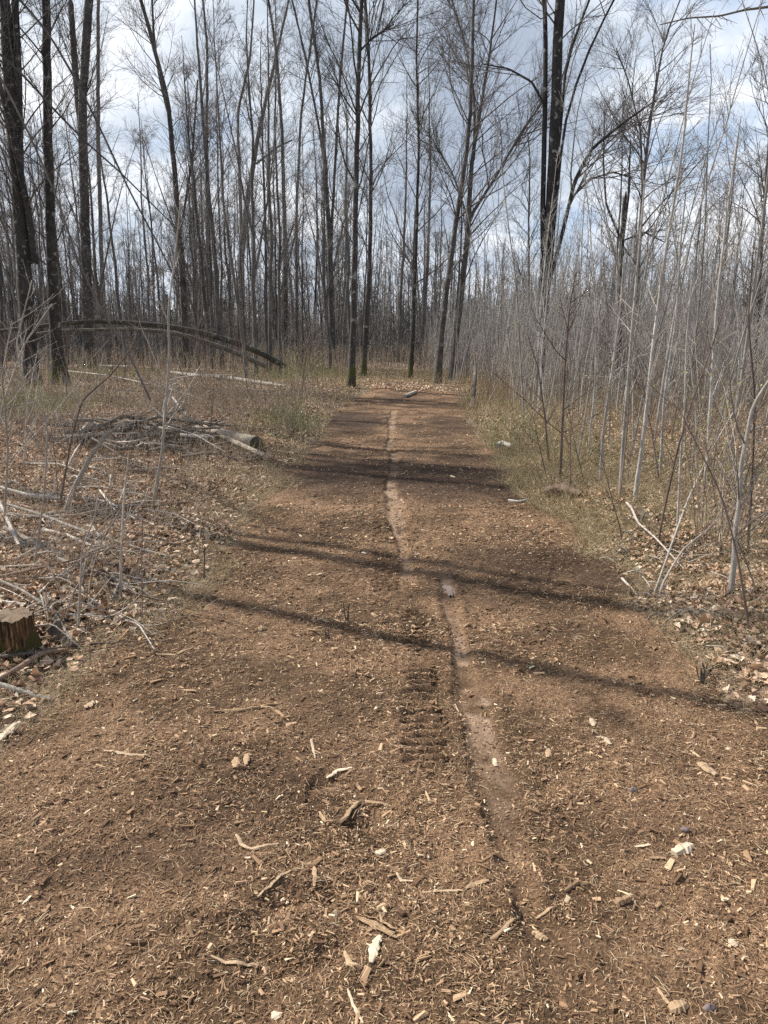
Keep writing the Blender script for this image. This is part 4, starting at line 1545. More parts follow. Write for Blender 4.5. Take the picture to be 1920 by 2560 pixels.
    T([(1650, 62, 3), (1720, 45, 4), (1800, 40, 5), (1860, 25, 6), (1960, 12, 8)], 'bare branch tip reaching in at the upper right corner', M['stick_dark'], M['twig_dark'], 33, 2.6, 16, (.08, .2), Y=12, name='overhanging_branch', base=False)
    # leaning poles
    T([(626, 862, 10), (665, 760, 8), (706, 640, 7), (735, 560, 5)], 'dark dead pole leaning right against the trees beyond the fallen trunks', M['stick_dark'], M['twig_dark'], 34, 6, 6, name='leaning_pole')


def build_thicket():
    """stems of the regrowth too many to tell apart"""
    rng = np.random.default_rng(44)
    a = Acc()
    n = 3200
    y = 13 + 36 * rng.random(n) ** .9
    x = 2.2 + rng.random(n) * (.62 * y)
    ok = (outside(x, y) > .9)
    x, y = x[ok], y[ok]
    n = len(x)
    S0 = np.stack([x, y, H(x, y) - .02], -1)
    D0 = np.stack([rng.normal(.05, .085, n), rng.normal(0, .085, n), np.ones(n)], -1)
    L = rng.uniform(1.4, 4.2, n)
    P, R = grow(S0, D0, L, rng.uniform(.007, .015, n) * np.clip(y / 20, .8, 1.5), 6, .04, .01, rng, .25, .003)
    rv = np.clip(rng.normal(.5, .22, n), 0, 1)
    tube(a, P, R, 4, False, rv)
    p, d, pr, t, ix = sprout(P, R, 5, .2, .98, 18, 48, rng)
    A, B = grow(p, d, L[ix] * rng.uniform(.1, .28, len(ix)), np.minimum(pr * .6, .007), 4, .08, .05, rng, .4, .003)
    tube(a, A, B, 3, False, rv[ix])
    o = link('sapling_thicket', a.mesh('sapling_thicket'), M['thicket'])
    tag(o, 'crowded thin grey regrowth stems filling the right side behind the track', 'thicket', kind='stuff')


build_saplings()
build_traced_saplings()
build_thicket()

# ------------------------------------------------------------------ shrubs with young leaves
def build_shrubs():
    rng = np.random.default_rng(66)
    for (px, py, h, w, nl, lab) in [
            (725, 1075, .62, .45, 1000, 'low green leafing shrub at the left edge of the track'),
            (45, 1055, .8, .7, 1500, 'low green leafing shrub at the left photo edge behind the sticks'),
            (745, 975, 1.3, .7, 1100, 'tall light green shrub left of the paired dark trunks'),
            (1300, 1115, .65, .5, 600, 'low green leafing shrub on the right verge'),
            (1790, 1365, 1.5, .45, 420, 'twiggy shrub with bright yellow-green buds beside the crooked pale sapling'),
            (1330, 985, 2.8, .8, 900, 'loose budding shrub at the foot of the big multi-stemmed tree')]:
        g = ground(px, py)
        o = empty('leafing_shrub', tuple(g))
        tag(o, lab, 'shrub')
        n = 26
        S0 = np.stack([rng.normal(0, w * .25, n), rng.normal(0, w * .25, n), np.full(n, -.02)], -1)
        D0 = np.stack([rng.normal(0, .35 * w, n), rng.normal(0, .35 * w, n), np.ones(n)], -1)
        P, R = grow(S0, D0, h * rng.uniform(.6, 1.1, n), np.full(n, .004), 6, .09, .0, rng, .4, .0012)
        a = Acc()
        tube(a, P, R, 4, False, rng.random(n))
        p, d, pr, t, ix = sprout(P, R, 6, .2, .98, 25, 60, rng)
        P2, R2 = grow(p, d, h * rng.uniform(.12, .3, len(ix)), pr * .6, 4, .1, .03, rng, .5, .001)
        tube(a, P2, R2, 3, False, rng.random(len(ix)))
        link('stems', a.mesh('stems'), M['stems'], o)
        b = Acc()
        i = rng.integers(0, len(P2), nl)
        k = rng.integers(1, 4, nl)
        c = P2[i, k] + rng.normal(0, .01, (nl, 3))
        dd = norm(rng.normal(0, 1, (nl, 3)) + np.array([0, 0, .5]))
        sd = norm(np.cross(dd, rng.normal(0, 1, (nl, 3))))
        ln = rng.uniform(.010, .026, nl) * (1.5 if g[1] > 13 else 1.0)
        V = np.stack([c, c + dd * (ln * .5)[:, None] - sd * (ln * .3)[:, None], c + dd * ln[:, None], c + dd * (ln * .5)[:, None] + sd * (ln * .3)[:, None]], 1)
        b.add(V, np.arange(nl * 4).reshape(-1, 4), None, np.repeat(rng.random(nl), 4))
        link('leaves', b.mesh('leaves', False), M['young_leaf'], o)


build_shrubs()

# ------------------------------------------------------------------ fallen wood
def lying(name, pts, mat, label, cat, group=None, seed=0, lift=0.0, side=0, K=12, cap=True, S=7, rag=.12):
    """a stick on the ground traced as (px, py, width px, height above ground)"""
    rng = np.random.default_rng(seed)
    P, R = [], []
    for q in pts:
        px, py, w = q[:3]
        h = q[3] if len(q) > 3 else 0.0
        g = ground(px, py)
        if outside(g[0], g[1]) < 0:
            g[2] = float(ZP(g[0], g[1]))
        r = w / 2 / FPX * depth_of(g)
        P.append(g + np.array([0, 0, r * .8 + h + lift + (.022 if outside(g[0], g[1]) > .2 else 0)]))
        R.append(r)
    P, R = resample(np.array(P), np.array(R), K)
    b = P[0].copy()
    a = Acc()
    tube(a, P - b, R, S, cap, None, rag, rng)
    if side:
        c = a
        q, d, pr, t, ix = sprout((P - b)[None], R[None], side, .2, .95, 25, 55, rng)
        d[:, 2] = np.abs(d[:, 2]) * .35
        ln = np.linalg.norm(P[-1] - P[0])
        A, B = grow(q, d, ln * rng.uniform(.15, .4, side), pr * .55, 6, .1, -.02, rng, .3, .0012)
        tube(c, A, B, 4)
        q, d, pr, t, ix = sprout(A, B, 3, .2, .95, 22, 50, rng)
        A2, B2 = grow(q, d, ln * rng.uniform(.05, .15, len(ix)), pr * .6, 4, .1, -.01, rng, .4, .001)
        tube(c, A2, B2, 3)
    o = link(name, a.mesh(name), mat, None, tuple(b))
    tag(o, label, cat, group)
    return o


def z3(x, y):
    return (x / 2.183, 700 + y / 2.183)


def z4(x, y):
    return (x / 2.183, 1300 + y / 2.183)


def z6(x, y):
    return (1160 + x / 2.183, 850 + y / 2.183)


def z7(x, y):
    return (400 + x / 1.843, 1600 + y / 1.843)


def z8(x, y):
    return (1200 + x / 2.304, 1600 + y / 2.304)


def build_fallen():
    # two bent trunks lying on the left, arching over the floor
    def arch(pts, Y, label, mat):
        P = np.array([at_y(px, py, Y + (px - 300) * .004) for px, py, w in pts])
        R = np.array([w / 2 / FPX * Y for px, py, w in pts])
        P, R = resample(P, R, 26)
        b = P[-1].copy()
        a = Acc()
        tube(a, P - b, R, 10, True, None, .1, np.random.default_rng(3))
        o = link('fallen_tree', a.mesh('fallen_tree'), mat, None, tuple(b))
        tag(o, label, 'fallen tree')
    arch([(-60, 835, 8), (0, 828, 9), (160, 808, 10), (238, 803, 11), (334, 808, 12), (412, 815, 13), (504, 831, 14), (595, 858, 15), (664, 888, 15), (716, 918, 16)], 28.5,
         'upper mossy bent trunk arching low over the forest floor on the left', M['log_mossy'])
    arch([(60, 838, 6), (155, 826, 7), (320, 823, 9), (412, 829, 10), (481, 843, 11), (573, 875, 12), (664, 915, 13)], 28.0,
         'lower bent trunk arching just beneath the mossy one on the left', M['log_mossy'])
    lying('fallen_log', [(*z3(535, 480), 9), (*z3(700, 485), 9)], M['birch'], 'pale fallen log farthest left beneath the bent trunks', 'log', seed=4)
    lying('fallen_log', [(*z3(930, 515), 9), (*z3(1090, 535), 9)], M['birch'], 'pale fallen log in the middle of the left forest floor', 'log', seed=5)
    lying('fallen_log', [(*z3(1180, 540), 11), (*z3(1330, 560), 11), (*z3(1560, 590), 7)], M['birch'], 'longest pale fallen log ending near the left track edge', 'log', seed=6)
    lying('fallen_log', [(*z3(0, 330), 9, .15), (*z3(180, 355), 9, .1), (*z3(390, 385), 7)], M['log_mossy'], 'grey log lying behind the leftmost trunk', 'log', seed=7)
    lying('fallen_branch', [(*z3(290, 505), 4, .1), (*z3(600, 550), 4, .15), (*z3(930, 620), 3.5, .1), (*z3(1170, 680), 3)], M['twig_pale'], 'long thin pale pole lying across the undergrowth left of the track', 'branch', seed=8)
    # sawn log and poles of the brush pile
    o = lying('sawn_log', [(*z3(1060, 858), 30), (*z3(1230, 887), 33), (*z3(1400, 930), 35)], M['log_tan'], 'pale sawn log with a dark cut end at the right of the brush pile', 'log', seed=9, S=16)
    me = o.data
    n = len(me.vertices)
    ring = np.array([me.vertices[n - 17 + k].co for k in range(17)])
    ax = ring[16] - np.mean([me.vertices[16 * 10 + k].co for k in range(16)], 0)
    ax = ax / np.linalg.norm(ax)
    c = Acc()
    outer = ring[:16] + ax * .004
    inner = ring[16] + (outer - ring[16]) * .8 + ax * .006
    c.add(np.concatenate([outer, inner, [ring[16] + ax * .004]]), [(k, (k + 1) % 16, 16 + (k + 1) % 16, 16 + k) for k in range(16)], [(32, 16 + k, 16 + (k + 1) % 16) for k in range(16)])
    e = link('cut_end', c.mesh('cut_end', False), M['bark_dark'], o)  # shade on the end facing away from the sun, put in as dark colour
    e['label'] = 'cut end painted dark for its side away from the sun'
    lying('split_stick', [(*z3(950, 745), 5, .32), (*z3(1000, 790), 8, .2), (*z3(1080, 840), 9, .05)], M['birch'], 'splintered pale stick poking up beside the sawn log', 'stick', seed=10)
    lying('fallen_pole', [(*z3(1100, 850), 10, .12), (*z3(1270, 920), 12, .06), (*z3(1445, 990), 13, .02)], M['log_tan'], 'straight pale pole lying in front of the sawn log', 'pole', seed=11)
    rng = np.random.default_rng(12)
    for i in range(66):
        x0 = rng.uniform(340, 1020)
        y0 = 885 + rng.normal(0, 36) + (x0 - 700) * .05
        ln = rng.uniform(110, 420)
        an = rng.normal(.25, .55)
        if rng.random() < .3:
            an = -an
        h = abs(rng.normal(.09, .1))
        x1, y1 = x0 + ln * math.cos(an), y0 + ln * math.sin(an) * .35
        w = rng.uniform(3, 12)
        dark = rng.random() < .72
        m = M['stick_dark'] if dark else M['stick_pale']
        lab = 'dark thin stick heaped in the brush pile left of the track' if dark else 'pale thin stick heaped in the brush pile left of the track'
        lying('stick', [(*z3(x0, y0), w, h), (*z3((x0 + x1) / 2, (y0 + y1) / 2 + rng.normal(0, 16)), w * .9, h * .9 + rng.uniform(0, .12)), (*z3(x1, y1), w * .5, max(h + rng.normal(0, .12), 0))],
              m, lab, 'stick', ('dark' if dark else 'pale') + ' sticks in the brush pile', seed=600 + i, side=int(rng.integers(0, 6)), S=5, K=9)
    # near tangle of pale branches on the left
    B = [
        ([(0, 470, 8), (150, 490, 9), (330, 540, 8), (640, 540, 7), (760, 510, 6), (930, 520, 3)], 'pale branch lying level behind the old stump and curving to the track', 'stick_pale', 4),
        ([(30, 70, 14), (190, 150, 13), (350, 260, 12), (560, 320, 10), (860, 435, 6)], 'stout pale branch slanting from the left edge down to the track', 'stick_pale', 5),
        ([(40, 0, 8, .1), (230, 60, 8, .1), (440, 110, 8, .05), (760, 180, 8), (1020, 230, 5)], 'long pale branch lying highest in the tangle on the left', 'stick_pale', 4),
        ([(240, 75, 10), (400, 120, 10), (560, 190, 6)], 'short pale branch beneath the highest long one', 'stick_pale', 3),
        ([(0, 380, 7, .05), (300, 320, 6, .06), (480, 260, 5, .05), (640, 200, 4, .05)], 'thin brown branch crossing the stout pale one', 'stick_brown', 3),
        ([(60, 385, 7), (250, 380, 6), (400, 310, 5, .04)], 'pale bent stick left of the little clump sapling', 'stick_pale', 2),
        ([(0, 400, 8, .05), (120, 440, 7, .04), (290, 520, 9, .0), (410, 690, 5)], 'pale stick dropping toward the right side of the stump', 'stick_pale', 2),
        ([(0, 905, 13), (110, 850, 14, .01), (230, 780, 13, .02), (350, 740, 11, .02)], 'smooth brown stick in front of the stump', 'stick_brown', 0),
        ([(0, 935, 15), (140, 955, 16), (275, 990, 11)], 'stubby pale log below the stump at the left photo edge', 'stick_pale', 0),
        ([(0, 790, 10, .01), (190, 775, 9, .02), (350, 790, 7)], 'dark stick lying right in front of the stump', 'stick_dark', 0),
        ([(180, 770, 6, .02), (420, 705, 6, .02), (760, 670, 4)], 'grey stick pointing from the stump toward the track', 'stick_brown', 2),
        ([(500, 455, 6), (560, 500, 9), (620, 450, 8), (660, 390, 6, .05)], 'crooked pale root-like stick by the little clump sapling', 'stick_pale', 0),
        ([(490, 470, 5, .05), (510, 400, 5, .1), (560, 330, 4, .2), (690, 160, 3, .3)], 'upslanted thin stick rising from the tangle', 'stick_brown', 2),
        ([(720, 130, 5), (900, 140, 5), (1050, 145, 4)], 'straight pale twig pointing at the track beyond the tangle', 'stick_pale', 0),
        ([(400, -60, 9), (620, -30, 8), (860, -90, 6)], 'brown branch at the back of the tangle', 'stick_brown', 4),
        ([(0, -100, 9, .1), (180, -60, 10, .08), (350, -80, 8, .02)], 'pale bent branch at the back left of the tangle', 'stick_pale', 4),
        ([(0, -20, 7, .12), (60, 100, 9, .08), (110, 200, 8, .05)], 'thick pale stick angled down at the left photo edge', 'stick_pale', 2),
    ]
    for i, (pts, lab, m, sd) in enumerate(B):
        lying('fallen_branch', [(*z4(q[0], q[1]), *q[2:]) for q in pts], M[m], lab, 'branch', seed=700 + i, side=sd)
    for i in range(130):
        x0, y0 = rng.uniform(-60, 900), rng.uniform(-300, 640)
        if x0 > 900 - (y0 + 160) * .3:
            continue
        ln = rng.uniform(90, 420)
        an = rng.normal(.1, .7)
        x1, y1 = x0 + ln * math.cos(an), y0 + ln * math.sin(an) * .5
        w = rng.uniform(2, 6.5)
        m = rng.choice(['stick_pale', 'stick_pale', 'stick_brown'])
        col = 'pale' if m == 'stick_pale' else 'brown'
        lying('twig', [(*z4(x0, y0), w, rng.uniform(0, .05)), (*z4((x0 + x1) / 2, (y0 + y1) / 2 + rng.normal(0, 8)), w * .9, rng.uniform(.01, .08)), (*z4(x1, y1), w * .5, rng.uniform(0, .04))],
              M[m], 'thin %s twig among the fallen branches left of the track' % col, 'twig', col + ' twigs among the fallen branches', seed=800 + i, side=int(rng.integers(0, 5)), S=5, K=9)
    # right bank
    lying('fallen_branch', [(*z6(880, 970), 6, .10), (*z6(905, 985), 6.5, .09), (*z6(945, 1060), 6, .06), (*z6(1040, 1160), 5, .08), (*z6(1200, 1270), 3)], M['stick_pale'], 'curved white stick lying on the right bank', 'branch', seed=20)
    lying('leaning_stick', [(*z6(1035, 1395), 5.5), (*z6(1110, 1285), 5, .15), (*z6(1190, 1150), 5, .32), (*z6(1305, 990), 4.5, .55), (*z6(1430, 820), 3, .78)], M['stick_pale'], 'straight pale stick slanting up from the right edge of the track', 'stick', seed=21, side=0)
    lying('leaning_stick', [(*z6(1050, 1440), 6.5), (*z6(1085, 1370), 6, .06), (*z6(1180, 1290), 5, .16), (*z6(1310, 1210), 4, .2), (*z6(1460, 1120), 2.5, .3)], M['stick_pale'], 'bent tan stick rising from the same foot as the slanting pale stick', 'stick', seed=22, side=6)
    lying('fallen_branch', [(*z6(930, 1250), 6), (*z6(1010, 1275), 5), (*z6(1080, 1290), 4)], M['stick_pale'], 'small pale stick below the curved white one on the right bank', 'branch', seed=23)
    lying('rotten_log', [(*z6(440, 875), 26), (*z6(530, 870), 30), (*z6(640, 885), 16)], M['stick_brown'], 'crumbling rotten brown log piece on the right edge of the track', 'log', seed=24, S=12, lift=.03, rag=.75, K=16)
    for i in range(12):
        x0, y0 = rng.uniform(800, 1130), rng.uniform(990, 1190)
        an = rng.uniform(0, 6.28)
        ln = rng.uniform(50, 130)
        lying('root', [(*z6(x0, y0), rng.uniform(4, 9), .0), (*z6(x0 + ln * .5 * math.cos(an) + rng.normal(0, 10), y0 + ln * .3 * math.sin(an)), 6, rng.uniform(.02, .1)), (*z6(x0 + ln * math.cos(an), y0 + ln * .6 * math.sin(an)), 3, 0)],
              M['stick_dark'], 'dark bent root sticking out of the low bank on the right', 'root', 'roots in the right bank', seed=950 + i, S=5, K=8, side=3)
    lying('wood_chunk', [(*z6(180, 605), 12), (*z6(205, 592), 14), (*z6(262, 610), 12)], M['birch'], 'pale broken wood chunk on the far right verge', 'wood chunk', seed=25, S=8, lift=.05)
    lying('fallen_branch', [(*z6(200, 650), 6), (*z6(310, 668), 6)], M['stick_pale'], 'short pale stick just below the broken wood chunk on the right verge', 'branch', seed=26)
    lying('fallen_branch', [(*z6(240, 885), 7), (*z6(300, 890), 7), (*z6(350, 880), 4)], M['birch'], 'small white twig on the track edge left of the rotten log', 'branch', seed=27)
    lying('leaning_stick', [(*z6(0, 350), 2.6), (*z6(130, 190), 2.4, 1.6), (*z6(260, 40), 1.6, 3.2)], M['stick_brown'], 'long thin pale pole leaning right at the far end of the right verge', 'stick', seed=28, K=8)
    lying('leaning_stick', [(*z6(70, 460), 2.6), (*z6(200, 350), 2.2, .6), (*z6(350, 255), 1.6, 1.2)], M['stick_brown'], 'thin pale pole leaning low over the right verge', 'stick', seed=29, K=8)
    lying('cut_stub', [(*z6(45, 385), 12), (*z6(60, 300), 9, .75)], M['stick_dark'], 'dark broken stub standing at the far right edge of the track', 'stub', seed=30, K=6)
    lying('fallen_branch', [(*z6(860, 1320), 6), (*z6(950, 1400), 6), (*z6(1080, 1500), 4)], M['stick_pale'], 'pale stick lying along the right edge of the track below the leaning sticks', 'branch', seed=31)
    for i in range(22):
        x0, y0 = rng.uniform(700, 1600), rng.uniform(1180, 1700)
        if x0 < 700 + (y0 - 1180) * .9:
            continue
        ln = rng.uniform(60, 260)
        an = rng.normal(.3, .8)
        lying('twig', [(*z6(x0, y0), rng.uniform(2, 4), .01), (*z6(x0 + ln * .5 * math.cos(an), y0 + ln * .25 * math.sin(an) + rng.normal(0, 8)), 3, .03), (*z6(x0 + ln * math.cos(an), y0 + ln * .5 * math.sin(an)), 2, .01)],
              M['stick_pale'], 'thin pale twig lying in the leaves on the right bank', 'twig', 'pale twigs on the right bank', seed=900 + i, S=4, K=6, side=1)
    # far end of the track
    lying('fallen_log', [(*(1012, 995), 9), (*(1040, 984), 9)], M['stick_pale'], 'short pale log lying on the bare soil at the track end', 'log', seed=33)


build_fallen()


def build_stump():
    rng = np.random.default_rng(55)
    g = ground(40, 1628)
    root = empty('tree_stump', tuple(g))
    tag(root, 'old cut tree stump with orange wood and mossy foot at the left edge', 'tree stump')
    m, nt, b = material('stump_wood')
    geo = nt.new('ShaderNodeNewGeometry')
    v = nt.scalev(geo.outputs['Position'], (95, 95, 6))
    n1 = nt.noise(v, 1, 4, .65, .4)
    c = nt.ramp(n1, [(.38, (.016, .010, .006)), (.52, (.095, .052, .026)), (.64, (.24, .135, .065)), (.77, (.42, .27, .15))])
    sp = nt.new('ShaderNodeSeparateXYZ')
    nt.link(geo.outputs['Position'], sp.inputs[0])
    nm = nt.noise(geo.outputs['Position'], 12, 4, .6)
    f = nt.mapr(nt.math('ADD', nm, nt.mapr(sp.outputs[2], .05, .28, .3, -.12, False)), .58, .74)
    c = nt.mix(f, c, (.06, .052, .015))
    nt.link(c, b.inputs['Base Color'])
    bump(nt, b, n1, .9, .02)
    S, K = 40, 8
    hh = .192
    th = np.arange(S) / S * 2 * math.pi
    prof = .092 + .008 * np.sin(th * 5 + 1) + .006 * np.sin(th * 9) + rng.normal(0, .0035, S)
    V = []
    for k in range(K):
        t = k / (K - 1)
        fl = (1 + .5 * math.exp(-t / .22) * (1 + .8 * np.sin(th * 4 + .6))) * (1 + rng.normal(0, .022, S))
        zz = -.05 + (hh + .05) * t + (rng.normal(0, .006, S) if k == K - 1 else 0)
        V.append(np.stack([prof * fl * np.cos(th), prof * fl * np.sin(th), np.full(S, 0) + zz], -1))
    V = np.array(V)
    a = Acc()
    i = np.arange(K - 1)[:, None]
    j = np.arange(S)[None]
    a.add(V, np.stack([i * S + j, i * S + (j + 1) % S, (i + 1) * S + (j + 1) % S, (i + 1) * S + j], -1))
    link('side_bark', a.mesh('side_bark'), m, root)
    m2, nt, b = material('stump_top_wood')
    tc = nt.new('ShaderNodeTexCoord')
    w = nt.new('ShaderNodeTexWave', wave_type='RINGS', rings_direction='Z')
    nt.link(tc.outputs['Object'], w.inputs['Vector'])
    w.inputs['Scale'].default_value = 45
    w.inputs['Distortion'].default_value = 2.5
    c = nt.ramp(w.outputs['Fac'], [(0, (.17, .12, .08)), (1, (.23, .17, .115))])
    nt.link(c, b.inputs['Base Color'])
    bump(nt, b, w.outputs['Fac'], .5, .01)
    t = Acc()
    top = V[-1] * np.array([.985, .985, 1])
    mid = top * np.array([.5, .5, 1]) + np.array([0, 0, .004])
    VV = np.concatenate([top, mid, [[0, 0, hh + .002]]])
    Q = [(q, (q + 1) % S, S + (q + 1) % S, S + q) for q in range(S)]
    T = [(S + q, S + (q + 1) % S, 2 * S) for q in range(S)]
    t.add(VV, Q, T)
    link('cut_top', t.mesh('cut_top'), m2, root)
    # dark mossy stub beside it, and the rooty clump on the right edge of the track
    for (px, py, hgt, rr, lab) in [(132, 1602, .11, .034, 'small dark rotten stub right beside the old stump')]:
        g = ground(px, py)
        a = Acc()
        z = np.linspace(-.03, hgt, 6)
        P = np.stack([z * .25 + rng.normal(0, .004, 6), z * .1, z], -1)
        tube(a, P, np.array([1.5, 1.15, 1, .9, .75, .4]) * rr, 10, True, None, .5, rng)
        o = link('rotten_stub', a.mesh('rotten_stub'), M['stick_dark'], None, tuple(g))
        tag(o, lab, 'stub')


build_stump()


def build_track_bits():
    """the larger pieces of shredded wood on the track"""
    rng = np.random.default_rng(70)

    def strip(pts, wpx, label, tone, name='wood_splinter', flatn=.3, taper=.5, lift=.004, fray=0):
        P, W = [], []
        for q in pts:
            x, y = flat(*q[:2])
            for _ in range(6):
                d = ray_dir(*q[:2])
                z = float(ZP(x, y))
                t = (z - CAM_H) / d[2]
                x, y = d[0] * t, d[1] * t
            p = np.array([x, y, z + lift + (q[2] if len(q) > 2 else 0)])
            P.append(p)
            W.append(wpx / 2 / FPX * depth_of(p))
        K = 12
        P, W = resample(np.array(P), np.array(W), K)
        P[:, 2] = np.maximum(P[:, 2], ZP(P[:, 0], P[:, 1]) + lift)
        s = np.linspace(0, 1, K)
        W = W * (1 - (1 - taper) * np.abs(2 * s - 1) ** 2) * (1 + rng.normal(0, .08, K))
        b = P[0].copy()
        a = Acc()
        d = norm(np.gradient(P, axis=0))
        n1 = norm(np.cross(d, np.array([0, 0, 1.0])))
        n2 = np.cross(n1, d)
        S = 6
        an = np.arange(S) / S * 6.283
        W = W[:, None] * (1 + rng.normal(0, .16, (K, S)))
        V = (P - b)[:, None, :] + W[:, :, None] * (np.cos(an)[None, :, None] * n1[:, None, :] + flatn * np.sin(an)[None, :, None] * n2[:, None, :])
        i = np.arange(K - 1)[:, None]
        j = np.arange(S)[None]
        Q = np.stack([i * S + j, i * S + (j + 1) % S, (i + 1) * S + (j + 1) % S, (i + 1) * S + j], -1)
        VV = np.concatenate([V.reshape(-1, 3), [P[0] - b], [P[-1] - b]])
        T = [(K * S, (q + 1) % S, q) for q in range(S)] + [(K * S + 1, (K - 1) * S + q, (K - 1) * S + (q + 1) % S) for q in range(S)]
        a.add(VV, Q, T, np.full(len(VV), tone))
        for f in range(fray):
            k0 = rng.integers(0, K - 4)
            off = n1[k0:k0 + 5] * rng.normal(0, 1, 1) * W[k0].mean() * 1.6
            W1 = W.mean(1)
            PP = (P - b)[k0:k0 + 5] + off + rng.normal(0, .002, (len(off), 3)) + np.array([0, 0, .004])
            tube(a, PP, np.full(len(PP), W1[k0] * .22), 4, False, [min(tone + .1, 1)])
        o = link(name, a.mesh(name, False), M['splinter'], None, tuple(b))
        tag(o, label, name.replace('_', ' '))
    S = strip
    S([z7(250, 332), z7(400, 325), z7(560, 295)], 8, 'long straight twig lying level on the left half of the track', .35, 'twig', .9)
    S([z7(735, 800), z7(770, 858), z7(850, 840), z7(925, 750), z7(1030, 760)], 13, 'curling stringy bark strip in the middle of the track', .42, 'bark_strip', .4, .4, .008, 7)
    S([z7(350, 900), z7(375, 945), z7(415, 970), z7(545, 942)], 12, 'hooked pale wood strip left of the curling bark strip', .6, 'wood_splinter', .45)
    S([z7(450, 1188), z7(530, 1120), z7(605, 1065)], 9, 'straight pale splinter slanting up to the right on the lower left', .55)
    S([z7(235, 1458), z7(310, 1495), z7(400, 1505), z7(505, 1517)], 11, 'long tapering splinter near the bottom left of the track', .55)
    S([z7(972, 1492), z7(985, 1430), z7(1012, 1368)], 24, 'broad pale split chip standing out at the bottom centre', .95)
    S([z7(905, 1285), z7(1000, 1330), z7(1092, 1382)], 20, 'frayed rooty fibre clump above the broad pale chip', .3, 'bark_strip', .5, .3, .008, 10)
    S([z7(1200, 1168), z7(1300, 1160), z7(1395, 1158)], 7, 'thin pale stick left of the wheel rut near the bottom', .6)
    S([z7(1408, 1150), z7(1450, 1128), z7(1515, 1112)], 15, 'chunky brown splinter lying at the left rim of the near rut', .35)
    S([z7(865, 1612), z7(890, 1690), z7(935, 1770)], 9, 'yellowish stalk at the bottom edge of the photo', .75, 'stalk')
    S([z7(768, 640), z7(820, 605), z7(885, 592)], 11, 'twisted grey-white splinter above the curling bark strip', .9)
    S([z7(345, 592), z7(352, 545)], 20, 'short tan chip, left one of two upright chips', .5)
    S([z7(395, 578), z7(402, 528)], 15, 'short tan chip, right one of two upright chips', .5)
    S([z7(712, 1140), z7(715, 1090), z7(710, 1048)], 12, 'narrow upright tan splinter below the curling bark strip', .5)
    S([z7(1090, 1075), z7(1110, 1112), z7(1170, 1115)], 8, 'small hooked pale splinter left of the near rut', .7)
    S([z7(1000, 990), z7(1035, 970)], 22, 'pale square chip left of the near rut', .85)
    S([z7(850, 1440), z7(875, 1500), z7(925, 1508)], 12, 'bent tan chip left of the broad pale chip', .55)
    S([z7(520, 1720), z7(545, 1752)], 24, 'pale chip at the bottom edge left of the yellowish stalk', .9)
    S([z7(1025, 1315), z7(1012, 1260)], 7, 'thin tan splinter beside the frayed fibre clump', .5)
    S([z7(695, 460), z7(715, 548)], 7, 'slender pale splinter standing near the scuffed hollow', .7)
    S([z7(1540, 550), z7(1548, 585)], 13, 'small pale chip lying in the near rut', .8)
    S([z8(1115, 1240), z8(1160, 1215), z8(1208, 1190)], 34, 'pale chunk of split wood on the right half of the track', .85, 'wood_chunk', .7, .7)
    S([z8(780, 1532), z8(855, 1492)], 22, 'stubby brown stick piece on the lower right', .2, 'stick_piece', .9, .9)
    S([z8(487, 1452), z8(560, 1402), z8(622, 1410)], 13, 'dark bent stick right of the near rut', .05, 'stick_piece', .9)
    S([z8(890, 1195), z8(985, 1185)], 9, 'thin pale stick left of the split wood chunk', .75)
    S([z8(975, 1258), z8(1070, 1262)], 10, 'thin brown stick below the thin pale one', .3)
    S([z8(1262, 715), z8(1310, 750), z8(1362, 782)], 24, 'broken tan wood piece near the right edge', .55, 'wood_chunk', .6)
    S([z8(300, 1690), z8(345, 1715), z8(390, 1732)], 20, 'short tan stick piece in the lower end of the rut', .5, 'stick_piece', .8)
    S([z8(640, 455), z8(655, 500)], 14, 'pale narrow chip on the upper right of the track', .8)
    S([z8(670, 562), z8(720, 572), z8(752, 605)], 14, 'crooked pale stick piece right of the rut', .7)
    S([z8(395, 630), z8(392, 680)], 14, 'upright tan stick piece right of the rut', .45)
    S([z8(1435, 1730), z8(1478, 1772)], 22, 'pale chip near the lower right edge', .85)
    S([z8(1020, 2010), z8(1060, 2070), z8(1110, 2130)], 11, 'long tan splinter near the bottom right', .55)
    S([z8(1090, 2140), z8(1185, 2100)], 34, 'chunky tan wood piece at the bottom right', .45, 'wood_chunk', .6)
    S([z8(60, 1730), z8(140, 1670), z8(215, 1610)], 10, 'thin brown stick lying across the lower rut', .3)
    S([z8(320, 1610), z8(430, 1545)], 8, 'thin tan splinter right of the lower rut', .5)
    S([z4(570, 1262), z4(680, 1280), z4(822, 1297)], 10, 'tapering pale splinter left of the track middle', .6)
    S([z4(850, 735), z4(960, 740), z4(1050, 700)], 9, 'curved brown stick at the left edge of the track', .35)
    S([z4(1395, 603), z4(1452, 597)], 16, 'small tan stick piece between the two shadow bands', .5, 'stick_piece', .8)
    S([z4(460, 1025), z4(515, 1000)], 22, 'tan leaf-shaped chip at the left edge of the track', .6)
    S([z4(0, 1210), z4(40, 1160), z4(110, 1110)], 20, 'pale shredded bark strip at the left photo edge', .85, 'bark_strip', .4, .5, .006, 6)
    # pebbles
    m, nt, b = material('pebble_stone')
    geo = nt.new('ShaderNodeNewGeometry')
    n = nt.noise(geo.outputs['Position'], 60, 3, .6)
    nt.link(nt.ramp(n, [(.3, (.10, .075, .07)), (.7, (.22, .18, .17))]), b.inputs['Base Color'])
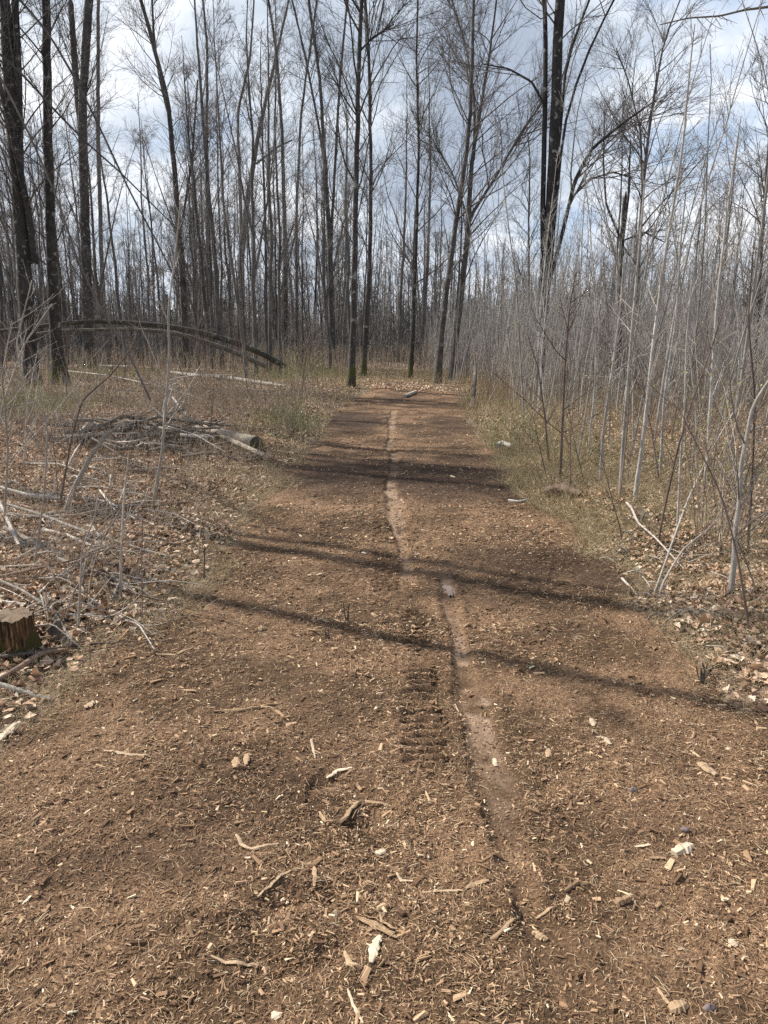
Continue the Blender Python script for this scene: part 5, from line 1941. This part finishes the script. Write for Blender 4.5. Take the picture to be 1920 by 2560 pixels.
    for (x, y, wpx, lab) in [(880, 868, 22, 'dark round pebble on the right half of the track'),
                             (1178, 1130, 20, 'purplish round pebble above the split wood chunk'),
                             (1320, 2150, 32, 'smooth grey-brown pebble at the bottom right')]:
        px, py = z8(x, y)
        gx, gy = flat(px, py)
        gz = float(ZP(gx, gy))
        r = .9 * wpx / 2 / FPX * depth_of(np.array([gx, gy, gz]))
        a = Acc()
        nu, nv = 14, 9
        V = []
        for iv in range(nv):
            f = math.pi * iv / (nv - 1)
            for iu in range(nu):
                g = 6.283 * iu / nu
                k = r * (1 + .12 * math.sin(g * 2 + x) + .06 * math.cos(3 * g + f * 2))
                V.append((k * 1.15 * math.sin(f) * math.cos(g), k * .9 * math.sin(f) * math.sin(g), k * .75 * math.cos(f)))
        Q = [(iv * nu + iu, iv * nu + (iu + 1) % nu, (iv + 1) * nu + (iu + 1) % nu, (iv + 1) * nu + iu) for iv in range(nv - 1) for iu in range(nu)]
        a.add(V, Q)
        o = link('pebble', a.mesh('pebble'), m, None, (gx, gy, gz + r * .12))
        tag(o, lab, 'pebble')
    # short cut stems sticking up through the chips
    for i, (px, py, h) in enumerate([(822, 1600, .07), (968, 1560, .04), (1752, 1706, .06), (1765, 1690, .05), (1338, 1340, .05), (800, 1408, .07), (870, 1560, .10)]):
        gx, gy = flat(px, py)
        gz = float(ZP(gx, gy))
        a = Acc()
        nsh = 12 if px > 1700 else 3
        S0 = np.stack([rng.normal(0, .008, nsh), rng.normal(0, .008, nsh), np.full(nsh, -.02)], -1)
        P, R = grow(S0, np.stack([rng.normal(0, .25, nsh), rng.normal(0, .25, nsh), np.ones(nsh)], -1), h * rng.uniform(.6, 1.2, nsh) + .02, np.full(nsh, .004), 4, .08, 0, rng, .6, .001)
        tube(a, P, R, 5)
        o = link('woody_shoot', a.mesh('woody_shoot'), M['stick_dark'], None, (gx, gy, gz))
        tag(o, ['dark cut stems sticking up in the left middle of the track', 'tiny cut stems beside the tread marks', 'dark rooty cut shoots near the right photo edge', 'second rooty tuft of cut shoots near the right photo edge', 'short cut stem on the far right of the track',
                'upright cut stem in the upper shadow band', 'tallest cut stem between the shadow bands'][i], 'cut stem')


build_track_bits()
